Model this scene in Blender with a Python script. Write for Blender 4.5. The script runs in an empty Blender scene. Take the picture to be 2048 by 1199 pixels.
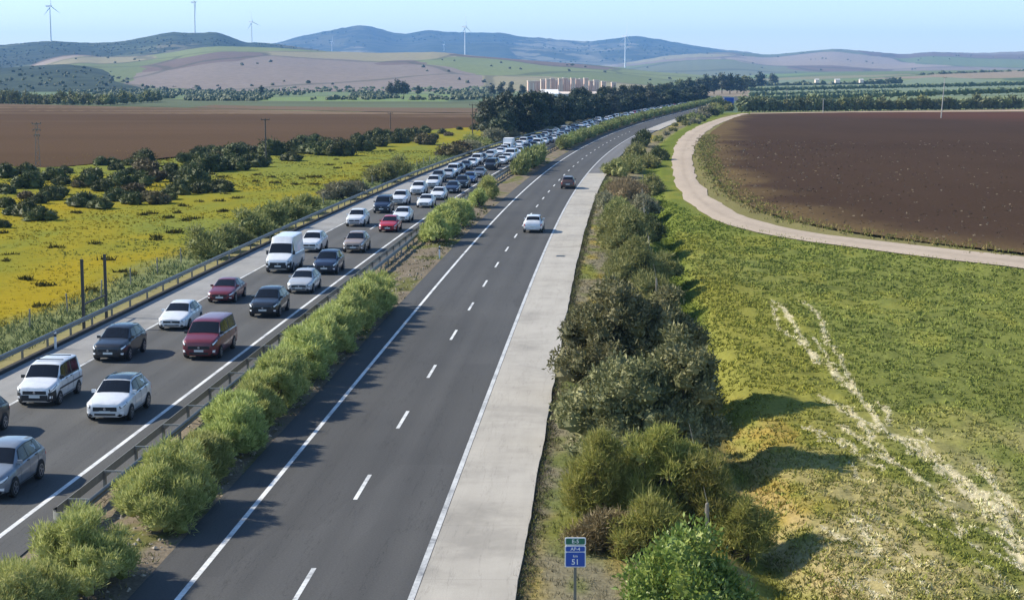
import bpy, bmesh, math, random
import numpy as np
from mathutils import Vector, Matrix, Euler

R = math.radians
SC = bpy.context.scene
COL = SC.collection

# ------------------------------------------------------------------ camera
F, HCAM, YH = 3300.0, 15.0, 150.0          # focal length in photo pixels, mast height, horizon row
TH = math.atan((599.5 - YH) / F)
cam = bpy.data.cameras.new('camera')
cam.sensor_width = 36.0
cam.lens = F / 2048.0 * 36.0
cam.clip_start = 0.5
cam.clip_end = 40000
camo = bpy.data.objects.new('camera', cam)
COL.objects.link(camo)
camo.location = (0, 0, HCAM)
camo.rotation_euler = (math.pi / 2 - TH, 0, 0)
SC.camera = camo

# ------------------------------------------------------------------ sky, sun, exposure
SUN_EL, SUN_ROT = R(36), R(-79)            # morning sun, from the left and slightly ahead
world = bpy.data.worlds.new('World')
SC.world = world
world.use_nodes = True
wn = world.node_tree
bg = wn.nodes['Background']
sky = wn.nodes.new('ShaderNodeTexSky')
sky.sky_type = 'NISHITA'
sky.sun_disc = False
sky.sun_elevation = SUN_EL
sky.sun_rotation = SUN_ROT
sky.altitude = 50
sky.air_density = 1.0
sky.dust_density = 0.15
sky.ozone_density = 5.0
wn.links.new(sky.outputs[0], bg.inputs[0])
bg.inputs[1].default_value = 0.14
sun = bpy.data.lights.new('sun', 'SUN')
sun.energy = 5.0
sun.angle = R(0.53)
sun.color = (1.0, 0.92, 0.77)
suno = bpy.data.objects.new('sun', sun)
COL.objects.link(suno)
sdir = Vector((math.sin(SUN_ROT) * math.cos(SUN_EL), math.cos(SUN_ROT) * math.cos(SUN_EL), math.sin(SUN_EL)))
suno.rotation_euler = (-sdir).to_track_quat('-Z', 'Y').to_euler()
SC.view_settings.view_transform = 'Standard'
SC.view_settings.look = 'None'
SC.view_settings.exposure = 0.6
SC.view_settings.gamma = 1.0
SC.render.engine = 'CYCLES'
SC.cycles.max_bounces = 6
SC.cycles.diffuse_bounces = 3
SC.cycles.transparent_max_bounces = 8
SC.cycles.volume_bounces = 1

# ------------------------------------------------------------------ measuring helpers
def ray(px, py):
    a = (px - 1024) / F
    b = -(py - 599.5) / F
    return a, math.cos(TH) + b * math.sin(TH), -math.sin(TH) + b * math.cos(TH)

def gp(px, py, z=0.0):
    """point of the plain (height z) seen at a pixel of the photograph"""
    d = ray(px, py)
    t = (z - HCAM) / d[2]
    return Vector((d[0] * t, d[1] * t, z))

def pt(px, py, D):
    """point at distance D seen at a pixel"""
    d = ray(px, py)
    t = D / d[1]
    return Vector((d[0] * t, D, HCAM + d[2] * t))

RC = [0.002261361035349271, -0.06818377569637891, 0.6420764754970113, -1.1034541325625529, 6.507128842299555, -5.637968060648252]

def XR(y):
    """x of the right edge line of the right carriageway; every line of the motorway runs at a fixed offset from it"""
    y = np.asarray(y, float)
    yc = np.clip(y, 20, 900)
    v = np.polyval(RC, yc / 100)
    d = np.polyder(RC)
    sl = np.polyval(d, yc / 100) / 100
    return v + (y - yc) * sl

def road(o, y, z=0.0):
    return Vector((float(XR(y)) + o, y, z))

def heading(y):
    e = 0.5
    return math.atan2(float(XR(y + e)) - float(XR(y - e)), 2 * e)

rng = np.random.default_rng(7)
g0 = np.random.default_rng(17)
rnd = random.Random(11)

def vnoise(x, y, s=0):
    """smooth value noise in [-1,1]"""
    x = np.asarray(x, float); y = np.asarray(y, float)
    xi = np.floor(x).astype(np.int64); yi = np.floor(y).astype(np.int64)
    fx = x - xi; fy = y - yi
    fx = fx * fx * (3 - 2 * fx); fy = fy * fy * (3 - 2 * fy)
    def h(a, b):
        n = (a * 374761393 + b * 668265263 + s * 974634777) & 0xFFFFFFFF
        n = ((n ^ (n >> 13)) * 1274126177) & 0xFFFFFFFF
        return ((n ^ (n >> 16)) & 0xFFFF) / 32767.5 - 1
    a = h(xi, yi); b = h(xi + 1, yi); c = h(xi, yi + 1); d = h(xi + 1, yi + 1)
    return (a * (1 - fx) + b * fx) * (1 - fy) + (c * (1 - fx) + d * fx) * fy

def fbm(x, y, s=0, o=3):
    v = 0; a = 1; t = 0
    for k in range(o):
        v = v + a * vnoise(x * 2 ** k, y * 2 ** k, s + k); t += a; a *= .5
    return v / t

def sstep(a, b, x):
    t = np.clip((np.asarray(x, float) - a) / (b - a), 0, 1)
    return t * t * (3 - 2 * t)

def dist_poly(x, y, pts):
    d = np.full(np.shape(x), 1e9)
    for (x0, y0), (x1, y1) in zip(pts[:-1], pts[1:]):
        vx, vy = x1 - x0, y1 - y0
        t = np.clip(((x - x0) * vx + (y - y0) * vy) / (vx * vx + vy * vy + 1e-9), 0, 1)
        d = np.minimum(d, np.hypot(x - x0 - t * vx, y - y0 - t * vy))
    return d

def inside(x, y, poly):
    r = np.zeros(np.shape(x), bool)
    n = len(poly)
    for i in range(n):
        x0, y0 = poly[i]; x1, y1 = poly[(i + 1) % n]
        if y0 == y1: continue
        c = ((y0 > y) != (y1 > y)) & (x < (x1 - x0) * (y - y0) / (y1 - y0) + x0)
        r ^= c
    return r

# ------------------------------------------------------------------ mesh helpers
def mesh_np(name, verts, faces, mats=(), smooth=False, fmat=None, col=None, uv=None):
    """faces: list of index arrays (n,3) or (n,4)"""
    me = bpy.data.meshes.new(name)
    verts = np.asarray(verts, np.float32)
    if not isinstance(faces, (list, tuple)):
        faces = [faces]
    faces = [np.asarray(f, np.int32) for f in faces if len(f)]
    loops = np.concatenate([f.ravel() for f in faces])
    sizes = np.concatenate([np.full(len(f), f.shape[1], np.int32) for f in faces])
    starts = np.concatenate([[0], np.cumsum(sizes)[:-1]]).astype(np.int32)
    me.vertices.add(len(verts)); me.vertices.foreach_set('co', verts.ravel())
    me.loops.add(len(loops)); me.loops.foreach_set('vertex_index', loops)
    me.polygons.add(len(sizes)); me.polygons.foreach_set('loop_start', starts)
    me.polygons.foreach_set('use_smooth', np.full(len(sizes), bool(smooth)))
    for m in mats:
        me.materials.append(m)
    if fmat is not None:
        me.polygons.foreach_set('material_index', np.asarray(fmat, np.int32))
    if col is not None:
        a = me.color_attributes.new('Col', 'FLOAT_COLOR', 'POINT')
        c = np.ones((len(verts), 4), np.float32); c[:, :3] = col
        a.data.foreach_set('color', c.ravel())
    if uv is not None:
        u = me.uv_layers.new(name='UVMap')
        u.data.foreach_set('uv', np.asarray(uv, np.float32)[loops].ravel())
    me.update(calc_edges=True)
    return me

class MB:
    """small mesh collector"""
    def __init__(s):
        s.v = []; s.f = []
    def add(s, vs, fs):
        n = len(s.v)
        s.v += [tuple(v) for v in vs]
        s.f += [tuple(i + n for i in f) for f in fs]
        return s
    def box(s, c, d, rz=0.0, M=None):
        vs = []
        for z in (-.5, .5):
            for x, y in ((-.5, -.5), (.5, -.5), (.5, .5), (-.5, .5)):
                p = Vector((x * d[0], y * d[1], z * d[2]))
                if rz: p = Matrix.Rotation(rz, 3, 'Z') @ p
                if M is not None: p = M @ p
                vs.append(p + Vector(c))
        return s.add(vs, [(3, 2, 1, 0), (4, 5, 6, 7), (0, 1, 5, 4), (1, 2, 6, 5), (2, 3, 7, 6), (3, 0, 4, 7)])
    def tube(s, a, b, r0, r1=None, n=6, cap=True):
        a = Vector(a); b = Vector(b); r1 = r0 if r1 is None else r1
        d = (b - a).normalized()
        u = d.orthogonal().normalized(); w = d.cross(u)
        vs = []
        for p, r in ((a, r0), (b, r1)):
            for k in range(n):
                t = 2 * math.pi * k / n
                vs.append(p + (u * math.cos(t) + w * math.sin(t)) * r)
        fs = [(k, (k + 1) % n, n + (k + 1) % n, n + k) for k in range(n)]
        if cap: fs += [tuple(range(n - 1, -1, -1)), tuple(range(n, 2 * n))]
        return s.add(vs, fs)
    def lathe(s, prof, n=16, axis='Z', c=(0, 0, 0)):
        vs = []; m = len(prof)
        for r, h in prof:
            for k in range(n):
                t = 2 * math.pi * k / n
                p = (r * math.cos(t), r * math.sin(t), h)
                if axis == 'X': p = (h, r * math.cos(t), r * math.sin(t))
                if axis == 'Y': p = (r * math.sin(t), h, r * math.cos(t))
                vs.append(Vector(p) + Vector(c))
        fs = [(i * n + k, i * n + (k + 1) % n, (i + 1) * n + (k + 1) % n, (i + 1) * n + k) for i in range(m - 1) for k in range(n)]
        fs += [tuple(range(n - 1, -1, -1)), tuple((m - 1) * n + k for k in range(n))]
        return s.add(vs, fs)
    def mesh(s, name, mats=(), smooth=False, angle=None):
        me = bpy.data.meshes.new(name)
        me.from_pydata(s.v, [], s.f)
        for m in (mats if isinstance(mats, (list, tuple)) else [mats]): me.materials.append(m)
        if smooth or angle:
            me.polygons.foreach_set('use_smooth', np.ones(len(me.polygons), bool))
            if angle: me.set_sharp_from_angle(angle=R(angle))
        me.update()
        return me

def obj(name, me, parent=None, loc=None, rot=None, scale=None):
    o = bpy.data.objects.new(name, me)
    COL.objects.link(o)
    if parent is not None: o.parent = parent
    if loc is not None: o.location = loc
    if rot is not None: o.rotation_euler = rot
    if scale is not None: o.scale = scale if hasattr(scale, '__len__') else (scale,) * 3
    return o

def tag(o, label, cat=None, group=None, kind=None):
    if label: o['label'] = label
    if cat: o['category'] = cat
    if group: o['group'] = group
    if kind: o['kind'] = kind
    return o

def struct(o):
    o['kind'] = 'structure'
    return o

ORD = {}
def nth(key):
    ORD[key] = ORD.get(key, 0) + 1
    n = ORD[key]
    w = ['first', 'second', 'third', 'fourth', 'fifth', 'sixth', 'seventh', 'eighth', 'ninth', 'tenth', 'eleventh', 'twelfth']
    return w[n - 1] if n <= 12 else f"{n}{'th' if n % 100 in (11, 12, 13) else {1: 'st', 2: 'nd', 3: 'rd'}.get(n % 10, 'th')}"

# ------------------------------------------------------------------ materials
def new_mat(name):
    m = bpy.data.materials.new(name); m.use_nodes = True
    nt = m.node_tree
    return m, nt, nt.nodes['Principled BSDF']

def nd(nt, t, **kw):
    n = nt.nodes.new(t)
    for k, v in kw.items():
        if k.startswith('i_'):
            key = k[2:]
            key = int(key) if key.isdigit() else key
            n.inputs[key].default_value = v
        else: setattr(n, k, v)
    return n

def wpos(nt, scale=(1, 1, 1)):
    g = nd(nt, 'ShaderNodeNewGeometry')
    m = nd(nt, 'ShaderNodeMapping'); m.inputs['Scale'].default_value = scale
    nt.links.new(g.outputs['Position'], m.inputs[0])
    return m.outputs[0]

def noise(nt, vec, scale, detail=3, rough=.55):
    n = nd(nt, 'ShaderNodeTexNoise'); n.inputs['Scale'].default_value = scale
    n.inputs['Detail'].default_value = detail; n.inputs['Roughness'].default_value = rough
    nt.links.new(vec, n.inputs['Vector'])
    return n.outputs['Fac']

def ramp(nt, fac, stops, interp='LINEAR'):
    r = nd(nt, 'ShaderNodeValToRGB'); e = r.color_ramp; e.interpolation = interp
    while len(e.elements) < len(stops): e.elements.new(.5)
    for k, (p, c) in enumerate(stops):
        e.elements[k].position = p
        e.elements[k].color = (c, c, c, 1) if not hasattr(c, '__len__') else (*c, 1)
    nt.links.new(fac, r.inputs[0])
    return r.outputs[0]

def mix(nt, fac, a, b, mode='MIX'):
    m = nd(nt, 'ShaderNodeMix', data_type='RGBA', blend_type=mode)
    for s, v in ((m.inputs[0], fac), (m.inputs[6], a), (m.inputs[7], b)):
        if hasattr(v, 'links'): nt.links.new(v, s)
        elif hasattr(v, '__len__'): s.default_value = (*v, 1)
        else: s.default_value = v
    return m.outputs[2]

def bump(nt, bs, fac, strength, dist):
    b = nd(nt, 'ShaderNodeBump'); b.inputs['Strength'].default_value = strength; b.inputs['Distance'].default_value = dist
    nt.links.new(fac, b.inputs['Height']); nt.links.new(b.outputs[0], bs.inputs['Normal'])

def simple(name, c, rough=.6, metal=0.0, var=.15, scale=3.0, spec=None):
    m, nt, bs = new_mat(name)
    f = noise(nt, wpos(nt), scale, 4)
    col = mix(nt, f, tuple(x * (1 - var) for x in c), tuple(min(1, x * (1 + var)) for x in c))
    nt.links.new(col, bs.inputs['Base Color'])
    bs.inputs['Roughness'].default_value = rough; bs.inputs['Metallic'].default_value = metal
    if spec is not None: bs.inputs['Specular IOR Level'].default_value = spec
    return m

def foliage(name, dark, mid, light, trans=.22, rough=.6):
    m, nt, bs = new_mat(name)
    g = nd(nt, 'ShaderNodeNewGeometry')
    oi = nd(nt, 'ShaderNodeObjectInfo')
    n = noise(nt, wpos(nt), .9, 2)
    ad = nd(nt, 'ShaderNodeMath', operation='MULTIPLY_ADD', i_1=.62, i_2=0.0)
    nt.links.new(g.outputs['Random Per Island'], ad.inputs[0])
    nn = nd(nt, 'ShaderNodeMath', operation='MULTIPLY_ADD', i_1=.55)
    nt.links.new(n, nn.inputs[0]); nt.links.new(ad.outputs[0], nn.inputs[2])
    c = ramp(nt, nn.outputs[0], [(.12, dark), (.52, mid), (.95, light)])
    hs = nd(nt, 'ShaderNodeHueSaturation')
    mr = nd(nt, 'ShaderNodeMapRange', i_3=.82, i_4=1.18)
    nt.links.new(oi.outputs['Random'], mr.inputs[0]); nt.links.new(mr.outputs[0], hs.inputs['Value'])
    mh = nd(nt, 'ShaderNodeMapRange', i_3=.485, i_4=.512)
    nt.links.new(oi.outputs['Random'], mh.inputs[0]); nt.links.new(mh.outputs[0], hs.inputs['Hue'])
    nt.links.new(c, hs.inputs['Color'])
    nt.links.new(hs.outputs[0], bs.inputs['Base Color'])
    bs.inputs['Roughness'].default_value = rough
    bs.inputs['Specular IOR Level'].default_value = .25
    tr = nd(nt, 'ShaderNodeBsdfTranslucent'); nt.links.new(hs.outputs[0], tr.inputs[0])
    mx = nd(nt, 'ShaderNodeMixShader', i_0=trans)
    nt.links.new(bs.outputs[0], mx.inputs[1]); nt.links.new(tr.outputs[0], mx.inputs[2])
    nt.links.new(mx.outputs[0], nt.nodes['Material Output'].inputs[0])
    return m

def vcol(name, var=.25, scale=6.0, rough=.95, fine=0.0, bumpd=0.0):
    """surface whose own colour comes from the painted patches stored on the mesh"""
    m, nt, bs = new_mat(name)
    a = nd(nt, 'ShaderNodeAttribute', attribute_name='Col')
    f = noise(nt, wpos(nt), scale, 5, .65)
    k = ramp(nt, f, [(.25, 1 - var), (.75, 1 + var)])
    c = mix(nt, 1.0, a.outputs['Color'], k, 'MULTIPLY')
    nt.links.new(c, bs.inputs['Base Color'])
    bs.inputs['Roughness'].default_value = rough
    bs.inputs['Specular IOR Level'].default_value = 0.0
    if bumpd: bump(nt, bs, f, .8, bumpd)
    return m

def asphalt(name, c, c2, wear=True):
    m, nt, bs = new_mat(name)
    uv = nd(nt, 'ShaderNodeUVMap', uv_map='UVMap')
    mp = nd(nt, 'ShaderNodeMapping'); mp.inputs['Scale'].default_value = (1.0, .012, 1)
    nt.links.new(uv.outputs[0], mp.inputs[0])
    streak = noise(nt, mp.outputs[0], 1.3, 3, .6)
    big = noise(nt, wpos(nt), .09, 3)
    fine = noise(nt, wpos(nt), 14, 3, .7)
    ad = nd(nt, 'ShaderNodeMath', operation='ADD'); nt.links.new(streak, ad.inputs[0]); nt.links.new(big, ad.inputs[1])
    col = ramp(nt, ad.outputs[0], [(.72, c), (1.0, tuple((a + b) / 2 for a, b in zip(c, c2))), (1.28, c2)])
    # color ramp positions are clamped to 1: rescale
    sc = nd(nt, 'ShaderNodeMath', operation='MULTIPLY', i_1=.5); nt.links.new(ad.outputs[0], sc.inputs[0])
    col = ramp(nt, sc.outputs[0], [(.25, c), (.75, c2)])
    k = ramp(nt, fine, [(.3, .82), (.7, 1.18)])
    col = mix(nt, 1.0, col, k, 'MULTIPLY')
    # thin sealed cracks along the lanes
    mp2 = nd(nt, 'ShaderNodeMapping'); mp2.inputs['Scale'].default_value = (.55, .045, 1)
    nt.links.new(uv.outputs[0], mp2.inputs[0])
    cr = noise(nt, mp2.outputs[0], 1.0, 6, .62)
    crk = ramp(nt, cr, [(.496, 1.0), (.5, .72), (.504, 1.0)])
    col = mix(nt, 1.0, col, crk, 'MULTIPLY')
    # polished wheel paths and resurfaced panels
    sx = nd(nt, 'ShaderNodeSeparateXYZ'); nt.links.new(uv.outputs[0], sx.inputs[0])
    wv = nd(nt, 'ShaderNodeMath', operation='MULTIPLY_ADD', i_1=2 * math.pi / 1.725, i_2=2.9); nt.links.new(sx.outputs[0], wv.inputs[0])
    cs = nd(nt, 'ShaderNodeMath', operation='COSINE'); nt.links.new(wv.outputs[0], cs.inputs[0])
    c01 = nd(nt, 'ShaderNodeMapRange', i_1=-1.0, i_2=1.0, i_3=.93, i_4=1.05); nt.links.new(cs.outputs[0], c01.inputs[0])
    col = mix(nt, 1.0, col, c01.outputs[0], 'MULTIPLY')
    mp3 = nd(nt, 'ShaderNodeMapping'); mp3.inputs['Scale'].default_value = (.145, .021, 1); mp3.inputs['Location'].default_value = (.37, .2, 0)
    nt.links.new(uv.outputs[0], mp3.inputs[0])
    vv = nd(nt, 'ShaderNodeTexVoronoi', distance='CHEBYCHEV'); vv.inputs['Scale'].default_value = 2.0; vv.inputs['Randomness'].default_value = .7
    nt.links.new(mp3.outputs[0], vv.inputs['Vector'])
    sv = nd(nt, 'ShaderNodeSeparateColor'); nt.links.new(vv.outputs['Color'], sv.inputs[0])
    pm_ = nd(nt, 'ShaderNodeMapRange', i_3=.94, i_4=1.06); nt.links.new(sv.outputs[0], pm_.inputs[0])
    col = mix(nt, 1.0, col, pm_.outputs[0], 'MULTIPLY')
    nt.links.new(col, bs.inputs['Base Color'])
    bs.inputs['Roughness'].default_value = .85
    bs.inputs['Specular IOR Level'].default_value = .12
    bump(nt, bs, fine, .25, .01)
    return m

def concrete(name, c, c2):
    m, nt, bs = new_mat(name)
    uv = nd(nt, 'ShaderNodeUVMap', uv_map='UVMap')
    mp = nd(nt, 'ShaderNodeMapping'); mp.inputs['Scale'].default_value = (.8, .08, 1)
    nt.links.new(uv.outputs[0], mp.inputs[0])
    st = noise(nt, mp.outputs[0], 1.5, 5, .65)
    big = noise(nt, wpos(nt), .35, 4)
    ad = nd(nt, 'ShaderNodeMath', operation='ADD'); nt.links.new(st, ad.inputs[0]); nt.links.new(big, ad.inputs[1])
    sc = nd(nt, 'ShaderNodeMath', operation='MULTIPLY', i_1=.5); nt.links.new(ad.outputs[0], sc.inputs[0])
    col = ramp(nt, sc.outputs[0], [(.22, c), (.72, c2)])
    mp2 = nd(nt, 'ShaderNodeMapping'); mp2.inputs['Scale'].default_value = (1.0, .06, 1)
    nt.links.new(uv.outputs[0], mp2.inputs[0])
    cr = noise(nt, mp2.outputs[0], 1.1, 7, .6)
    col = mix(nt, 1.0, col, ramp(nt, cr, [(.494, 1.0), (.5, .8), (.506, 1.0)]), 'MULTIPLY')
    sn = noise(nt, wpos(nt), .16, 5, .7)
    col = mix(nt, 1.0, col, ramp(nt, sn, [(.36, .78), (.5, 1.0), (.66, 1.06)]), 'MULTIPLY')
    # transverse joints every six metres
    sp = nd(nt, 'ShaderNodeSeparateXYZ'); nt.links.new(uv.outputs[0], sp.inputs[0])
    md = nd(nt, 'ShaderNodeMath', operation='PINGPONG', i_1=3.0); nt.links.new(sp.outputs[1], md.inputs[0])
    col = mix(nt, 1.0, col, ramp(nt, md.outputs[0], [(.0, .86), (.05, 1.0)]), 'MULTIPLY')
    fine = noise(nt, wpos(nt), 22, 3, .7)
    col = mix(nt, 1.0, col, ramp(nt, fine, [(.3, .9), (.7, 1.08)]), 'MULTIPLY')
    nt.links.new(col, bs.inputs['Base Color'])
    bs.inputs['Roughness'].default_value = .88
    bump(nt, bs, fine, .2, .01)
    return m

def paint_line(name, k=.93):
    m, nt, bs = new_mat(name)
    f = noise(nt, wpos(nt), 5, 5, .7)
    big = noise(nt, wpos(nt), .6, 3)
    ad = nd(nt, 'ShaderNodeMath', operation='MULTIPLY'); nt.links.new(f, ad.inputs[0]); nt.links.new(big, ad.inputs[1])
    col = ramp(nt, ad.outputs[0], [(.1, (.2 * k,) * 3), (.2, (.55 * k, .55 * k, .53 * k)), (.32, (.76 * k, .76 * k, .73 * k))])
    nt.links.new(col, bs.inputs['Base Color']); bs.inputs['Roughness'].default_value = .6
    return m

def carpaint():
    m, nt, bs = new_mat('car_paint')
    oi = nd(nt, 'ShaderNodeObjectInfo')
    f = noise(nt, wpos(nt), 2.5, 3)
    c = mix(nt, 1.0, oi.outputs['Color'], ramp(nt, f, [(.3, .9), (.7, 1.04)]), 'MULTIPLY')
    nt.links.new(c, bs.inputs['Base Color'])
    bs.inputs['Metallic'].default_value = .15
    bs.inputs['Roughness'].default_value = .38
    bs.inputs['Coat Weight'].default_value = .7
    bs.inputs['Coat Roughness'].default_value = .12
    return m

def patchwork(name, cols, cell, aniso=(1, 1, 1), dark=(.04, .05, .03), scrub=.42, rough=.95):
    """farmed hillside: irregular fields, hedges between, scrub patches"""
    m, nt, bs = new_mat(name)
    p = wpos(nt, (1 / cell * aniso[0], 1 / cell * aniso[1], 0))
    wob = nd(nt, 'ShaderNodeTexNoise'); wob.inputs['Scale'].default_value = 1.2; nt.links.new(p, wob.inputs['Vector'])
    pw = mix(nt, .35, p, wob.outputs['Color'], 'ADD')
    v = nd(nt, 'ShaderNodeTexVoronoi', distance='MINKOWSKI'); v.inputs['Exponent'].default_value = 1.1
    v.inputs['Scale'].default_value = 1.0; nt.links.new(pw, v.inputs['Vector'])
    sp = nd(nt, 'ShaderNodeSeparateColor'); nt.links.new(v.outputs['Color'], sp.inputs[0])
    n = len(cols)
    c = ramp(nt, sp.outputs[0], [((k + .001) / n, cc) for k, cc in enumerate(cols)], 'CONSTANT')
    ve = nd(nt, 'ShaderNodeTexVoronoi', feature='DISTANCE_TO_EDGE'); ve.inputs['Scale'].default_value = 1.0; nt.links.new(pw, ve.inputs['Vector'])
    c = mix(nt, ramp(nt, ve.outputs[0], [(.015, .55), (.03, 0.0)]), c, dark)
    s = noise(nt, wpos(nt), 3.2 / cell, 5, .6)
    c = mix(nt, ramp(nt, s, [(1 - scrub - .03, 0.0), (1 - scrub + .03, .9)]), c, dark)
    f = noise(nt, wpos(nt), 25 / cell, 5, .7)
    c = mix(nt, 1.0, c, ramp(nt, f, [(.3, .8), (.7, 1.2)]), 'MULTIPLY')
    nt.links.new(c, bs.inputs['Base Color']); bs.inputs['Roughness'].default_value = rough
    bs.inputs['Specular IOR Level'].default_value = .1
    return m

M = {}
M['asphalt_l'] = asphalt('asphalt_left', (.078, .078, .076), (.108, .106, .1))
M['asphalt_r'] = asphalt('asphalt_right', (.064, .064, .063), (.092, .09, .086))
M['asphalt_s'] = asphalt('asphalt_shoulder', (.12, .12, .12), (.17, .165, .16))
M['conc_l'] = concrete('concrete_left', (.19, .19, .18), (.29, .28, .265))
M['conc_r'] = concrete('concrete_right', (.3, .275, .232), (.415, .382, .325))
M['line'] = paint_line('road_paint')
M['line_worn'] = paint_line('worn_road_paint', .72)
M['kerb'] = asphalt('asphalt_kerb', (.04, .038, .035), (.07, .065, .06))
M['ground_v'] = vcol('field_ground', .35, 5.0, bumpd=.06)
M['meadow_v'] = vcol('meadow_ground', .18, 1.6, bumpd=.03)
M['soil_v'] = vcol('ploughed_soil', .3, 2.2)
M['gravel_v'] = vcol('gravel_soil', .4, 9.0, bumpd=.03)
M['track_v'] = vcol('track_dust', .14, 1.5)
M['leaf_v'] = vcol('weed_leaves', .2, 8.0, .8)
M['steel'] = simple('galvanised_steel', (.27, .27, .24), .55, .5, .25, 4)
M['steel_old'] = simple('weathered_steel', (.2, .2, .18), .6, .4, .3, 3)
M['post_dark'] = simple('dark_post', (.05, .048, .045), .7)
M['wood'] = simple('bark', (.1, .08, .06), .9, 0, .3, 6)
M['greybark'] = simple('grey_bark', (.2, .18, .15), .9, 0, .3, 6)
M['conc_post'] = simple('pale_concrete', (.42, .4, .36), .85)
M['white'] = simple('white_paint', (.8, .8, .79), .5, 0, .05)
M['turbine'] = simple('turbine_white', (.85, .86, .87), .4, 0, .03)
M['pink'] = simple('pink_render', (.6, .43, .36), .85, 0, .12, .2)
M['pink2'] = simple('pale_beige_render', (.72, .6, .51), .85, 0, .12, .2)
M['roof_w'] = simple('white_sheet_roof', (.78, .76, .72), .6, 0, .08, .2)
M['roof_g'] = simple('grey_sheet_roof', (.45, .44, .42), .6, 0, .1, .2)
M['shade_win'] = simple('dark_opening', (.03, .03, .035), .3)
M['sign_blue'] = simple('sign_blue', (.012, .075, .4), .35, 0, .1)
M['sign_green'] = simple('sign_green', (.012, .14, .1), .35, 0, .1)
M['sign_white'] = simple('sign_white', (.75, .78, .82), .35, 0, .05)
M['paint'] = carpaint()
M['glass'] = simple('car_glass', (.01, .012, .016), .1, 0, .1, 3, .3)
M['trim'] = simple('black_trim', (.018, .018, .02), .5, 0, .2)
M['tyre'] = simple('tyre_rubber', (.02, .02, .02), .85, 0, .2)
M['rim'] = simple('alloy_rim', (.4, .4, .42), .35, .8, .1)
M['lamp'] = simple('headlamp_glass', (.88, .9, .92), .12, 0, .08, 6, .8)
M['lamp_red'] = simple('tail_lamp', (.4, .015, .012), .2, 0, .1)
M['plate'] = simple('number_plate', (.7, .7, .66), .4, 0, .1, 30)
M['oleander'] = foliage('oleander_leaves', (.15, .18, .05), (.34, .38, .11), (.56, .57, .23), .42)
M['hedge_far'] = foliage('hedge_leaves', (.1, .135, .04), (.21, .25, .08), (.36, .38, .15), .32)
M['broom'] = foliage('broom_leaves', (.12, .14, .032), (.28, .29, .07), (.44, .4, .13), .42)
M['olive_grey'] = foliage('grey_olive_leaves', (.07, .08, .03), (.165, .17, .07), (.33, .31, .15), .22)
M['glossy'] = foliage('glossy_leaves', (.07, .12, .025), (.17, .24, .05), (.34, .38, .1), .3, .4)
M['verge_bush'] = foliage('verge_bush_leaves', (.09, .105, .035), (.2, .215, .07), (.34, .33, .12), .32)
M['lentisc'] = foliage('dark_scrub_leaves', (.024, .034, .012), (.052, .066, .019), (.11, .12, .036), .14)
M['rusty'] = foliage('rusty_scrub_leaves', (.045, .04, .018), (.085, .07, .028), (.13, .1, .04), .12)
M['dry'] = foliage('dry_stems', (.13, .1, .05), (.22, .17, .08), (.3, .24, .12), .15)
M['dryweed'] = foliage('dry_grey_weeds', (.12, .115, .07), (.2, .19, .11), (.29, .27, .16), .15)
M['far_orchard'] = foliage('far_orchard_leaves', (.08, .105, .055), (.11, .14, .07), (.15, .175, .09), .1)
M['grove'] = foliage('grove_leaves', (.014, .022, .014), (.03, .045, .024), (.07, .085, .04), .08)
M['grove2'] = foliage('grove_grey_leaves', (.04, .045, .03), (.07, .08, .05), (.12, .125, .08), .1)
M['orchard'] = foliage('orchard_leaves', (.085, .1, .045), (.15, .17, .075), (.24, .25, .12), .2)

# ------------------------------------------------------------------ the plain and the motorway
def grid_mesh(name, X, Y, Z, mats, col=None, uv=None, smooth=True):
    n, m = X.shape
    idx = np.arange(n * m).reshape(n, m)
    f = np.stack([idx[:-1, :-1], idx[:-1, 1:], idx[1:, 1:], idx[1:, :-1]], -1).reshape(-1, 4)
    return mesh_np(name, np.stack([X, Y, Z], -1).reshape(-1, 3), f, mats, smooth,
                   col=None if col is None else col.reshape(-1, 3), uv=None if uv is None else uv.reshape(-1, 2))

def yrows(y0, y1, k=.012, m=.5):
    v = [y0]
    while v[-1] < y1: v.append(v[-1] + max(m, v[-1] * k))
    v[-1] = y1
    return np.array(v)

def strip(name, o1, o2, y0, y1, z, m, skirt=0.0, no=2, jag=0.0, parent=None):
    ys = yrows(y0, y1, .02, .6 if jag else 1.5)
    os_ = np.linspace(o1, o2, no)
    O, Y = np.meshgrid(os_, ys)
    if jag:
        O = O.copy(); O[:, -1] += jag * fbm(ys * .7, ys * 0 + 3.3, 5, 4)
    X = XR(Y) + O; Z = np.full_like(X, z)
    uv = np.stack([O, Y], -1)
    if skirt:
        X = np.concatenate([X[:, :1], X, X[:, -1:]], 1); Y = np.concatenate([Y[:, :1], Y, Y[:, -1:]], 1)
        Z = np.concatenate([Z[:, :1] - skirt, Z, Z[:, -1:] - skirt], 1)
        uv = np.concatenate([uv[:, :1], uv, uv[:, -1:]], 1)
    return obj(name, grid_mesh(name, X, Y, Z, [m], uv=uv, smooth=False), parent)

Y0, YE = 22.0, 1250.0
left_cw = struct(strip('left_carriageway', -22.05, -12.95, Y0, YE, 0, M['asphalt_l'], .3))
right_cw = struct(strip('right_carriageway', -8.3, 0.0, Y0, YE, 0, M['asphalt_r'], .3))
left_sh = struct(strip('left_shoulder', -25.1, -22.054, Y0, YE, -.004, M['conc_l'], .3))
right_sh = struct(strip('right_shoulder', 0.004, 2.9, Y0, 255, -.004, M['conc_r'], .3, 4, .1))
struct(strip('right_paved_shoulder', 0.004, 2.9, 255.02, 455, -.006, M['asphalt_s'], .3, 3, .1))
struct(strip('right_far_shoulder', 0.004, 3.4, 455.02, 640, -.004, M['conc_r'], .3, 3, .1))

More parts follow.
